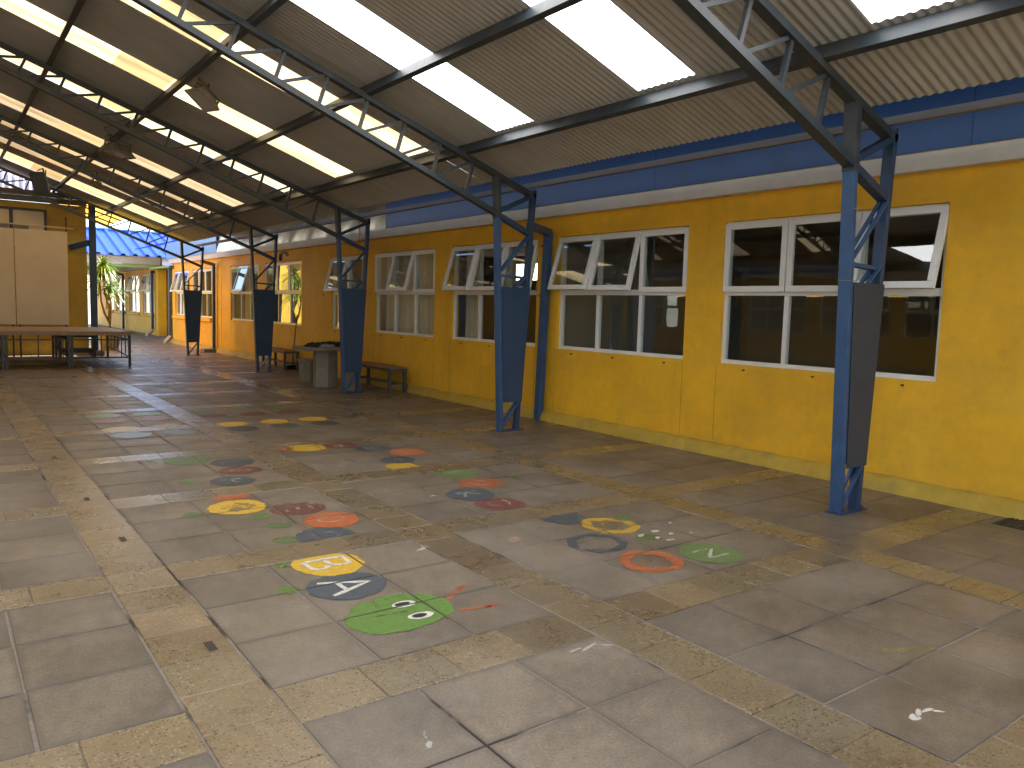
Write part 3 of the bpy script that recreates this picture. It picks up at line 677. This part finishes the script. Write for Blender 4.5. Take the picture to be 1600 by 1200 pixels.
# roof of the building (blue ribbed)
def ribbed(m, x0, z0, x1, z1, y0, y1, step=.33, h=.035, mi=0):
    m.quad((x0, y0, z0), (x1, y0, z1), (x1, y1, z1), (x0, y1, z0), mi)
    y = y0+.1
    while y < y1-.05:
        m.add([(x0, y-.035, z0), (x1, y-.035, z1), (x1, y-.015, z1+h), (x0, y-.015, z0+h), (x0, y+.015, z0+h), (x1, y+.015, z1+h), (x1, y+.035, z1), (x0, y+.035, z0)],
              [(0, 1, 2, 3), (3, 2, 5, 4), (4, 5, 6, 7)], mi); y += step
m = MB(); ribbed(m, XW-.17, 3.57, 10.4, 4.45, Y0C-2, 36, .33); ribbed(m, 13.9, 3.30, 10.4, 4.46, Y0C-2, 36, .33); m.build('roof', BROOF, bld)
# interior of the rooms
m = MB(); wall_with_holes(m, 11.5, .1, Y0C-2, 30.3, 0, 2.83, [(q, q+1.3, 2.25, 2.65) for q in (12.6, 14.6, 21.5, 26.5)]); m.box(XW+.16, 11.5, Y0C-2, 30.3, .0, .05); m.box(XW+.16, 11.6, Y0C-2, 30.3, 2.83, 2.9)  # high openings added in the back wall to let daylight in
for yy in (2.7, 8.72, 16.9, 24.5, 30.2, Y0C-1.9): m.box(XW+.16, 11.5, yy, yy+.1, .05, 2.83)
m.build('room_interior', DARKW, bld)
# furniture hint inside: pale wall board
m = MB(); m.box(8.9, 8.95, 3.0, 3.9, .05, 2.2); tag(m.build('room_divider', WHITE), 'pale partition panel standing inside behind the nearest window', 'partition')
def curtain(ya, yb, z0, z1, label):
    m = MB(); n = int((yb-ya)/.018); vs = []
    for i in range(n+1):
        y = ya+(yb-ya)*i/n; d = .025*math.sin(y*52+.8*math.sin(y*7))+.012*math.sin(y*23)
        vs += [(7.27+d*1.3, y, z0), (7.27+d, y, z1)]
    m.add(vs, [(2*i, 2*i+1, 2*i+3, 2*i+2) for i in range(n)])
    tag(m.build('curtain', CURT, smooth=True), label, 'curtain', 'curtains inside the classrooms')
curtain(11.85, 14.1, .9, 2.6, 'beige pleated curtain drawn right across the window above the near bench')
curtain(14.6, 15.2, .9, 2.6, 'beige curtain at the near side of the two pane window behind the stone table')
curtain(10.75, 11.25, .9, 2.6, 'beige curtain gathered at the far end of the window behind the second column')
curtain(9.85, 10.35, .9, 2.6, 'beige curtain bunched in the middle of the window behind the second column')
curtain(22.2, 22.9, .9, 2.6, 'pale curtain in the window between the two farthest columns')
for a, b, _ in wins[1:8]:
    for q in (.12, .5, .85):
        m = MB(); m.tube([(XW-.03, a+(b-a)*q, WZ0-.05), (XW+.01, a+(b-a)*q, WZ0-.05)], .009, 6); m.build('peg', RUST, bld)
for yy, zz in ((8.84, 2.45), (8.86, 1.75), (8.80, .95), (8.82, .35), (16.6, 1.75), (14.45, 2.2)):
    m = MB(); m.tube([(XW-.04, yy, zz), (XW+.01, yy, zz)], .010, 6); m.build('peg', RUST, bld)
random.seed(5)

# downpipes
def downpipe(label, pts, w_=.10, mt=BLUE, foot=None):
    t = thing('downpipe', label, 'pipe', (pts[-1][0], pts[-1][1], 0), 'rainwater pipes on the walls')
    o = Vector((pts[-1][0], pts[-1][1], 0))
    for i, (a, b) in enumerate(zip(pts, pts[1:])):
        a, b = Vector(a)-o, Vector(b)-o
        MB().bar(a, b, w_, w_*.8, (0, 0, 1) if abs((b-a).normalized().z) < .9 else (1, 0, 0)).build('vertical_pipe' if abs((b-a).normalized().z) > .9 else 'horizontal_pipe', mt, t, bevel=.006)
    if foot:
        MB().bar((0, 0, .22), (foot[0], foot[1], .03), w_*1.05, w_*.85, (1, 0, 0)).build('outlet_shoe', PIPEW, t, bevel=.006)
    return t
downpipe('blue pipe frame standing at the wall right behind the second column', [(6.2, 8.12, 2.62), (6.90, 8.62, 2.62), (6.90, 8.72, 0)], .11)
downpipe('dark pipe frame by the farthest column with a stone block at its foot', [(6.2, 23.4, 2.66), (6.90, 24.75, 2.64), (6.90, 24.8, .05)], .10, DBLUE)
downpipe('blue downpipe with a pale shoe at the far corner of the yellow building', [(6.9, 30.0, 2.72), (6.93, 30.36, 2.70), (6.93, 30.42, .2)], .12, BLUE, (-.25, -.25))
m = MB(); m.box(-.22, .3, -.18, .18, 0, .10); tag(m.build('stone_block', CONC, loc=(6.75, 24.7, .001), bevel=.012), 'flat concrete block on the floor under the dark pipe', 'block')

# ------------------------------------------------------------------ far end
fb = thing('far_classroom_building', 'far yellow wing with pale open windows beyond the plant', 'building', (0, 0, 0))
XF = 7.75; fw = [(36.9, 39.15, [16, 16]), (39.9, 42.3, [16, 16]), (43.3, 45.6, [16, 16]), (46.3, 48.7, [0, 0])]
FFR = UPVC
m = MB(); wall_with_holes(m, XF, .16, 36.0, 52, 0, 3.3, [(a, b, .92, 2.70) for a, b, _ in fw]); m.build('wall', YEL, fb)
for a, b, op in fw: window(fb, a, b, op, XF, .92, 2.70, 1.86, sill=True, frm=FFR)
m = MB(); m.box(XF-.08, XF+.25, 35.75, 35.99, 0, 2.78); m.build('pilaster', YEL, fb)
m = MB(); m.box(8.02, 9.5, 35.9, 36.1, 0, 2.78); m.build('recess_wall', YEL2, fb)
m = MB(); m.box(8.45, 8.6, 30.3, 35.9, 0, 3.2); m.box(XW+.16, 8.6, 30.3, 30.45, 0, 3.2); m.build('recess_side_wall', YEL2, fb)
m = MB(); m.box(7.4, 8.6, 30.45, 36, 2.8, 2.86); m.build('recess_ceiling', GREEN, fb)
m = MB(); m.box(10.5, 10.6, 36, 52, 0, 3.2); m.box(XF+.16, 10.6, 36.2, 52, 2.9, 3.0); m.build('room_interior', WHITE, fb)
downpipe('dark downpipe with a kinked foot in front of the far wing, beside the recess', [(7.66, 36.5, 2.72), (7.62, 36.6, 2.70), (7.62, 36.62, .2)], .13, DBLUE, (-.3, -.3))
downpipe('thin dark downpipe midway along the far wing', [(6.4, 41.8, 2.85), (7.62, 43.0, 2.72), (7.62, 43.1, .05)], .13, DBLUE)
cr = thing('cross_roof', 'bright blue ribbed metal roof crossing the far end of the courtyard', 'roof', (0, 0, 0))
def ribbed_y(m, y0, z0, y1, z1, x0, x1, step=.46, h=.08):
    m.quad((x0, y0, z0), (x1, y0, z0), (x1, y1, z1), (x0, y1, z1)); x = x0+.1
    while x < x1:
        m.add([(x-.11, y0, z0), (x-.11, y1, z1), (x-.05, y1, z1+h), (x-.05, y0, z0+h), (x+.05, y0, z0+h), (x+.05, y1, z1+h), (x+.11, y1, z1), (x+.11, y0, z0)],
              [(0, 3, 2, 1), (3, 4, 5, 2), (4, 7, 6, 5)]); x += step
m = MB(); ribbed_y(m, 35.8, 3.31, 40, 4.62, -2, 9.6); m.build('metal_sheet', BROOF, cr)
m = MB(); m.quad((-2, 44, 3.31), (-2, 40, 4.62), (12, 40, 4.62), (12, 44, 3.31)); m.build('rear_sheet', BROOF, cr)
m = MB(); m.box(-2, 9.6, 39.9, 40.1, 4.62, 4.69); m.build('ridge_cap', LBLUE, cr)
m = MB(); m.box(-2, 7.82, 35.92, 36.0, 2.99, 3.30); m.build('fascia', PEACH, cr)
m = MB(); m.box(-2, 7.82, 35.98, 36.04, 2.85, 2.985); m.build('lower_fascia', GREEN, cr)
m = MB(); m.box(-2, 7.74, 36.05, 52, 2.86, 2.9); m.build('ceiling', WHITE, cr)
m = MB(); m.box(-12, 3.0, 44, 44.2, 0, 2.85); tag(m.build('rear_wall', YEL), 'far yellow wall closing the passage beyond the plant', 'wall')

# left-hand building (behind the stage)
lb = thing('stage_building', 'yellow gable building behind the stage with a dark framed window', 'building', (0, 0, 0))
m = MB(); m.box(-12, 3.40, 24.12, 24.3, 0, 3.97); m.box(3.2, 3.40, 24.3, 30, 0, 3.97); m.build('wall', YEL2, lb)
m = MB(); m.box(-12, 3.42, 24.07, 24.115, 3.975, 4.12); m.box(-12, 3.42, 24.05, 24.11, 4.125, 4.27); m.build('beam', BEAM, lb)
m = MB(); n = 340
vs = []
for i in range(n+1):
    x = -12+15.4*i/n; d = .02*math.sin(x*2*math.pi/.15); vs += [(x, 24.2+d, 4.27), (x, 24.2+d, 4.31+max(.0, min(rz(x)-4.33, 3)))]
m.add(vs, [(2*i, 2*i+1, 2*i+3, 2*i+2) for i in range(n)]); m.build('gable_sheet', SKYW, lb)['label'] = 'white translucent corrugated gable infill'
def dwin(x0, x1, z0, z1, parent):
    m = MB(); f = .06; y = 24.06
    m.box(x0, x1, y, y+.05, z1-f, z1); m.box(x0, x1, y, y+.05, z0, z0+f); m.box(x0, x0+f, y, y+.05, z0+f, z1-f); m.box(x1-f, x1, y, y+.05, z0+f, z1-f)
    c = x0+(x1-x0)*.5; m.box(c-.04, c+.04, y-.003, y+.047, z0+f, z1-f)
    w_ = m.build('window', DARK, parent)
    m = MB(); m.quad((x0+f, y+.03, z0+f), (x1-f, y+.03, z0+f), (x1-f, y+.03, z1-f), (x0+f, y+.03, z1-f)); m.build('blind', CREAM, w_)
    m = MB(); m.box(c+.06, c+.38, y+.014, y+.026, z0+.1, z0+.62); m.box(c-.6, c-.06, y+.014, y+.026, z0+.1, z0+.62); m.build('lower_pane', GREYC, w_)
dwin(.9, 2.48, 2.75, 3.80, lb); dwin(-2.6, -.9, 2.75, 3.80, lb)
m = MB(); m.box(3.40, 3.425, 24.3, 24.4, 1.0, 3.8); m.build('sunlit_edge', YEL, lb)  # brighter yellow strip, sunlight on the wall edge put into colour
m = MB(); m.tube([(-1.5, 23.75, 3.40), (3.05, 23.75, 3.33)], .018)
rod = thing('curtain_rod', 'long pale rod fixed across the wall above the cream boards', 'rod', (1, 23.75, 3.38)); rod.location = (0, 0, 0)
m.build('rod', CREAM, rod); MB().bar((2.88, 23.76, 3.2), (2.88, 23.76, 3.62), .03, .03, (0, 1, 0)).build('bracket', DARK, rod)
lc = thing('corner_post', 'straight dark blue post at the corner of the stage building', 'post', (3.50, 23.82, 0))
MB().box(-.08, .08, -.07, .07, 0, 4.02).build('post', DBLUE, lc, bevel=.008)
MB().bar((-.08, .0, 3.0), (-.50, .25, 2.86), .12, .14, (0, 0, 1)).build('arm', DBLUE, lc)
MB().box(-.14, .22, -.16, .14, 0, .14).build('footing', CONC, lc, bevel=.03)
aw = thing('orange_awning', 'small orange translucent awning on the corner of the stage building', 'awning', (0, 0, 0))
vs = []; n = 120
for i in range(n+1):
    y = 25.2+3.6*i/n; d = .02*math.sin(y*2*math.pi/.15); vs += [(3.3, y, 4.38+d), (4.7, y, 3.93+d)]
m = MB(); m.add(vs, [(2*i, 2*i+1, 2*i+3, 2*i+2) for i in range(n)]); m.build('sheet', ORNG, aw)
for yy in (25.3, 26.5, 27.7, 28.7): MB().bar((3.41, yy, 4.29), (4.68, yy, 3.88), .05, .05).build('rafter', DARK, aw)

# opposite building (left of the camera, seen reflected in the panes)
XO = -9.2
ob = thing('opposite_classroom_building', 'yellow classroom building facing the first one, seen only as reflections in the panes', 'building', (0, 0, 0))
ow = [(-1.5+2.81*i, .83+2.81*i) for i in range(9)]
m = MB(); wall_with_holes(m, XO-.16, .16, Y0C-2, 24, .0, 3.5, [(a, b, WZ0, WZ1) for a, b in ow]); m.build('wall', YEL, ob)
m = MB(); m.box(XO, XO+.1, Y0C-2, 24, .001, .13); m.build('plinth', KERB, ob)
first = None
for k, (a, b) in enumerate(ow):
    if first is None:
        first = window(ob, 0, b-a, [0, 12, 0], 0); first.location = (XO, b, WZ0); first.rotation_euler.z = math.pi; continue
    c = copy_tree(first, ob); c.location = (XO, b, WZ0)
m = MB(); m.box(XO+.10, XO+.12, Y0C-2, 24, 2.83, 2.99); m.build('soffit_board', WHITE, ob)
m = MB(); m.box(XO+.125, XO+.145, Y0C-2, 24, 2.985, 3.5); m.build('blue_fascia_board', FASC, ob)
m = MB(); m.box(XO-5, XO-4.9, Y0C-2, 24, 0, 3.5); m.box(XO-5, XO-.16, Y0C-2, 24, 3.0, 3.1); m.build('room_interior', DARKW, ob)
m = MB(); ribbed(m, XO+.15, 3.5, XO-4, 4.6, Y0C-2, 24); m.build('roof', BROOF, ob)

# ------------------------------------------------------------------ stage and boards
def stage_table(x0, label):
    t = thing('stage_table', label, 'stage platform', (x0, 19.62, 0), 'wooden stage tables pushed together')
    W, D = 1.215, 2.95
    m = MB(); random.seed(int(x0*10)+50); nb = 9
    for i in range(nb):
        a = W*i/nb; m.box(a+.002, a+W/nb-.002, .03, D, .745, .80+random.uniform(-.002, .002))
    m.box(0, W, 0, .028, .715, .801); m.build('deck', WOOD, t)
    for (a, b) in ((.03, .06), (W-.03, .06), (.03, D-.06), (W-.03, D-.06)): MB().box(a-.025, a+.025, b-.025, b+.025, 0, .744).build('leg', DARK, t)
    m = MB()
    for a in (.03, W-.03): m.box(a-.015, a+.015, .09, D-.09, .60, .63); m.bar((a, .09, .22), (a, D-.09, .35), .03, .03)
    m.box(.06, W-.06, .045, .075, .60, .63); m.box(.06, W-.06, D-.075, D-.045, .60, .63); m.box(.06, W-.06, .045, .075, .20, .23); m.build('rail', DARK, t)
    m = MB()
    for i in range(1, 6): m.box(W-.04, W-.02, .09+i*.46-.01, .09+i*.46+.01, .15 if i == 2 else .27, .744)
    m.box(W*.5-.012, W*.5+.012, .05, .07, .2, .744)
    m.v = m.v; bl = m
    for q in range(0, len(bl.v), 8):
        one = MB(); one.add(bl.v[q:q+8], [(0, 1, 3, 2), (4, 6, 7, 5), (0, 4, 5, 1), (2, 3, 7, 6), (0, 2, 6, 4), (1, 5, 7, 3)]); one.build('baluster', DARK, t)
for i, lbx in enumerate(['wooden stage table at the open corner, its railed end showing', 'second wooden stage table in from the open corner', 'third wooden stage table, cut by the left edge of the picture']):
    stage_table(2.415-1.22*i, lbx)
stage_table(2.415-3.66, 'fourth wooden stage table, just outside the picture')
for x0, x1, lbx in ((1.705, 2.87, 'tall cream board standing on the stage, right one of the pair'), (.50, 1.69, 'tall cream board cut by the left edge of the picture')):
    t = thing('display_board', lbx, 'board', (x0, 23.5, .0), 'tall cream boards on the stage')
    MB().box(0, x1-x0, 0, .02, .82, 3.22).build('panel', CREAM, t, bevel=.003)
    MB().box(.05, .09, .022, .05, 0, .8195).build('support', DARK, t); MB().box(x1-x0-.09, x1-x0-.05, .022, .05, 0, .8195).build('support', DARK, t)
m = MB()
bk = thing('low_bench', 'black low bench tucked under the back of the stage', 'bench', (2.55, 22.9, 0))
MB().box(0, .85, 0, .35, .52, .66).build('seat', DARK, bk)
for a in (.04, .81):
    MB().box(a-.03, a+.03, .03, .32, 0, .52).build('leg', DARK, bk)
MB().box(.07, .78, .12, .17, .12, .24).build('stretcher', DARK, bk)

# ------------------------------------------------------------------ benches, stone table
def bench(loc, L, label):
    t = thing('bench', label, 'bench', loc, 'low benches against the yellow wall')
    m = MB()
    for i in range(3): m.box(.005+.118*i, .118*(i+1), 0, L, .425, .455)
    m.build('seat', SEATW, t, bevel=.004)
    for a in (.03, .33):
        for b in (.04, L-.04): MB().box(a-.028, a+.028, b-.028, b+.028, 0, .385).build('leg', BGREY, t)
    m = MB(); m.box(0, .36, .0, .045, .386, .424); m.box(0, .36, L-.045, L, .386, .424); m.box(.002, .03, .046, L-.046, .386, .424); m.box(.33, .358, .046, L-.046, .386, .424); m.build('seat_frame', BGREY, t)
    m = MB(); m.box(.06, .30, .025, .055, .14, .17); m.box(.06, .30, L-.055, L-.025, .14, .17); m.box(.165, .195, .056, L-.056, .14, .17); m.build('stretcher', BGREY, t)
bench((6.52, 12.55, 0), 1.55, 'low wooden bench between the third column and the second window from it')
bench((6.50, 17.72, 0), 1.55, 'low wooden bench behind the dark column, broom beside it')
st = thing('stone_table', 'cast stone table on a thick faceted pedestal beside the third column', 'table', (5.95, 14.05, 0))
m = MB(); m.box(-.50, .52, -.42, .42, .69, .755); m.build('table_top', CONC, st, bevel=.012)
m = MB(); m.lathe([(.235, 0), (.235, .36), (.228, .365), (.235, .37), (.235, .69)], n=6, ph=.35); m.build('pedestal', CONC, st, bevel=.006)
def stool(x, y, label):
    t = thing('stone_stool', label, 'stool', (x, y, 0), 'cast stone stools round the table')
    MB().lathe([(.17, 0), (.17, .40)], n=8).build('pedestal', CONC, t, bevel=.006); MB().lathe([(.19, .401), (.20, .41), (.20, .44), (.19, .45)], n=24).build('seat', CONC, t)
stool(6.12, 13.25, 'stone stool half hidden behind the third column'); stool(6.02, 15.1, 'stone stool on the far side of the stone table')
def heap(cx, cy, z, rx, ry, h, mt, seed, label, name='jacket', n=34):
    random.seed(seed); vs, fs = [], []
    ph = [random.uniform(0, 6.28) for _ in range(8)]
    for i in range(n+1):
        for j in range(n+1):
            u, v = i/n*2-1, j/n*2-1; rr = math.hypot(u, v); ang = math.atan2(v, u)
            lim = 1+.18*math.sin(3*ang+ph[0])+.12*math.sin(5*ang+ph[1])
            q = max(0, 1-(rr/lim)**2)
            hh = h*(q**.35)*(.6+.25*math.sin(9*u+ph[2]+3*v)+.2*math.sin(13*v+ph[3]+4*u)+.12*math.sin(23*u+17*v+ph[4]))
            s = min(1, lim/max(rr, .001)) if rr > lim else 1
            vs.append((u*s*rx, v*s*ry, max(.002, hh)))
    for i in range(n):
        for j in range(n): a = i*(n+1)+j; fs.append((a, a+n+1, a+n+2, a+1))
    m = MB(); m.add(vs, fs); o = m.build(name, mt, loc=(cx, cy, z), smooth=True); return tag(o, label, 'clothing', 'clothes dropped on the stone table')
heap(5.78, 14.0, .7555, .24, .2, .085, BLACKC, 1, 'crumpled black jacket dropped on the stone table'); heap(6.08, 14.1, .7555, .27, .2, .10, BLACKC, 4, 'black jumper in a mound at the right of the stone table')
heap(5.86, 13.78, .757, .15, .09, .06, GREYC, 9, 'grey cloth lying among the black clothes on the table')
br = thing('broom', 'broom with a dark handle leaning on the yellow wall', 'broom', (6.78, 17.95, 0))
MB().tube([(0, 0, .09), (.16, .12, 1.28)], .013).build('handle', DARK, br)
m = MB(); m.add([(-.16, -.06, 0), (.16, -.06, 0), (.16, .06, 0), (-.16, .06, 0), (-.13, -.03, .10), (.13, -.03, .10), (.13, .03, .10), (-.13, .03, .10)], [(0, 3, 2, 1), (4, 5, 6, 7), (0, 1, 5, 4), (1, 2, 6, 5), (2, 3, 7, 6), (3, 0, 4, 7)])
m.build('bristle_head', BLACKC, br, bevel=.01)

# ------------------------------------------------------------------ plant
pl = thing('potted_yucca', 'tall potted yucca with drooping yellow green leaves at the corner of the stage building', 'plant', (4.22, 26.0, 0))
MB().lathe([(.22, 0), (.30, .45), (.33, .46), (.33, .52), (.29, .52), (.28, .46)], n=24).build('pot', CONC, pl, smooth=False)
random.seed(11)
tops = [((0, 0, .5), (.02, .0, .9), (.05, 0, 1.35), (.0, 0, 1.75), .035), ((0.02, 0, .8), (-.12, .05, 1.1), (-.2, .05, 1.45), (-.24, .0, 2.1), .03), ((.0, 0, .95), (.02, .05, 1.3), (-.1, .1, 1.7), (-.12, .1, 2.45), .03)]
for a, b, c, d, r in tops: MB().tube([a, b, c, d], r*1.2, 8, r1=r*.7).build('trunk', TRUNK, pl, smooth=True)
def rosette(c, n, L, seed):
    random.seed(seed); m = MB()
    for i in range(n):
        az = random.uniform(0, 6.28); el = random.uniform(-.35, 1.25); l = L*random.uniform(.7, 1.1); wd = .028
        d = Vector((math.cos(az)*math.cos(el), math.sin(az)*math.cos(el), math.sin(el))); sdv = Vector((-math.sin(az), math.cos(az), 0))
        p = Vector(c)+Vector((0, 0, random.uniform(-.15, .05))); vs = []
        for k in range(6):
            t = k/5; q = p+d*l*t+Vector((0, 0, -1))*l*(.75*t*t)*(1-.35*math.sin(el)); ww = wd*(1-t)**.6*(1 if t > 0 else .7)
            vs += [q+sdv*ww, q+Vector((0, 0, -.008)), q-sdv*ww]
        m.add(vs, [(3*k+j, 3*k+j+1, 3*k+3+j+1, 3*k+3+j) for k in range(5) for j in range(2)])
    return m
for c, n, L, sd_ in (((0, 0, 1.85), 70, .62, 1), ((-.24, 0, 2.2), 80, .66, 2), ((-.12, .1, 2.55), 90, .62, 3)): rosette(c, n, L, sd_).build('leaf_rosette', LEAF, pl, smooth=True)

# ------------------------------------------------------------------ lamps
def floodlight(loc, label, scale, house, rx, rzv, hang=0.0, lens=None):
    t = thing('floodlight', label, 'lamp', loc, 'floodlights hung under the roof')
    S = scale; rot = Matrix.Rotation(rzv, 4, 'Z') @ Matrix.Rotation(rx, 4, 'Y')
    def put(mb, nm, mt, bv=0):
        mb.v = [tuple(rot @ Vector(p)) for p in mb.v]; return mb.build(nm, mt, t, bevel=bv)
    m = MB(); m.add([(-.24*S, -.17*S, -.02*S), (.24*S, -.17*S, -.02*S), (.24*S, .17*S, -.02*S), (-.24*S, .17*S, -.02*S), (-.15*S, -.09*S, .13*S), (.15*S, -.09*S, .13*S), (.15*S, .09*S, .13*S), (-.15*S, .09*S, .13*S)],
                    [(4, 5, 6, 7), (0, 1, 5, 4), (1, 2, 6, 5), (2, 3, 7, 6), (3, 0, 4, 7), (0, 3, 2, 1)])
    hs = put(m, 'housing', house, .012*S)
    m = MB(); m.box(-.25*S, .25*S, -.18*S, -.15*S, -.05*S, -.02*S); m.box(-.25*S, .25*S, .15*S, .18*S, -.05*S, -.02*S); m.box(-.25*S, -.22*S, -.15*S, .15*S, -.05*S, -.02*S); m.box(.22*S, .25*S, -.15*S, .15*S, -.05*S, -.02*S); put(m, 'rim', house, .006)
    m = MB(); m.box(-.22*S, .22*S, -.15*S, .15*S, -.035*S, -.022*S); put(m, 'lens', lens or LGLASS)
    m = MB(); m.bar((-.26*S, 0, .02*S), (-.26*S, 0, .22*S), .04, .008, (1, 0, 0)); m.bar((.26*S, 0, .02*S), (.26*S, 0, .22*S), .04, .008, (1, 0, 0)); m.bar((-.26*S, 0, .22*S), (.26*S, 0, .22*S), .04, .008); put(m, 'bracket', house)
    top = rot @ Vector((0, 0, .22*S))
    if hang: MB().tube([top, (top.x, top.y, top.z+hang)], .012).build('hanger', DARK, t)
    m = MB(); m.tube([top+Vector((0, .05, 0)), top+Vector((-.1, .22, .12)), top+Vector((-.05, .38, .02)), top+Vector((.1, .42, -.14))], .007); m.build('cable', CABLE, t, smooth=True)
floodlight((2.72, 10.15, 3.98), 'large pale floodlight hanging from a rafter, biggest of the lamps', .72, LAMPM, .55, .45, .06)
floodlight((2.62, 15.05, 4.02), 'flat pale floodlight under the roof between the third and fourth trusses', .95, LAMPM, .15, .5, .05)
floodlight((2.05, 20.9, 4.10), 'dark square lamp hanging low above the stage', 1.0, LAMPD, 1.15, .9, .22, LAMPD)
floodlight((2.95, 19.4, 3.98), 'small pale lamp on a thin hanger right of the dark one', .5, LAMPM, .3, .8, .32)
wl = thing('hooded_lamp', 'small hooded lamp on the back post of the dark column', 'lamp', (6.26, 17.25, 2.62))
m = MB(); m.tube([(0, 0, -.06), (.01, 0, .02), (.06, -.01, .05), (.11, -.02, .03), (.13, -.03, -.03)], .035, 10); m.build('hood', LAMPM, wl, smooth=True)
MB().box(-.04, .01, -.03, .03, -.14, .0).build('bracket', DARK, wl)
# cords
def cord(label, pts, r, mt):
    tag(MB().tube(pts, r, 6).build('hanging_cord', mt, smooth=True), label, 'cord', 'cords hanging from the fascia and roof')
cord('thin orange cord hanging from the fascia left of the bench window', [(6.80, 14.4, 3.3), (6.78, 14.35, 2.95), (6.84, 14.2, 2.72), (6.86, 14.1, 2.62)], .006, CORD)
cord('second thin orange cord falling beside the first to the window head', [(6.80, 14.45, 3.2), (6.84, 14.5, 2.8), (6.87, 14.55, 2.6)], .006, CORD)
cord('thin cable sagging across the roof sheets near the largest lamp', [(2.6, 12.5, 4.25), (2.0, 12.45, 3.9), (2.2, 12.3, 3.6)], .005, CABLE)
cord('long sagging cable under the roof beyond the fourth truss', [(1.4, 17.6, 4.5), (2.8, 18.4, 4.0), (3.9, 19.4, 3.75), (5.1, 20.8, 3.4)], .007, CABLE)
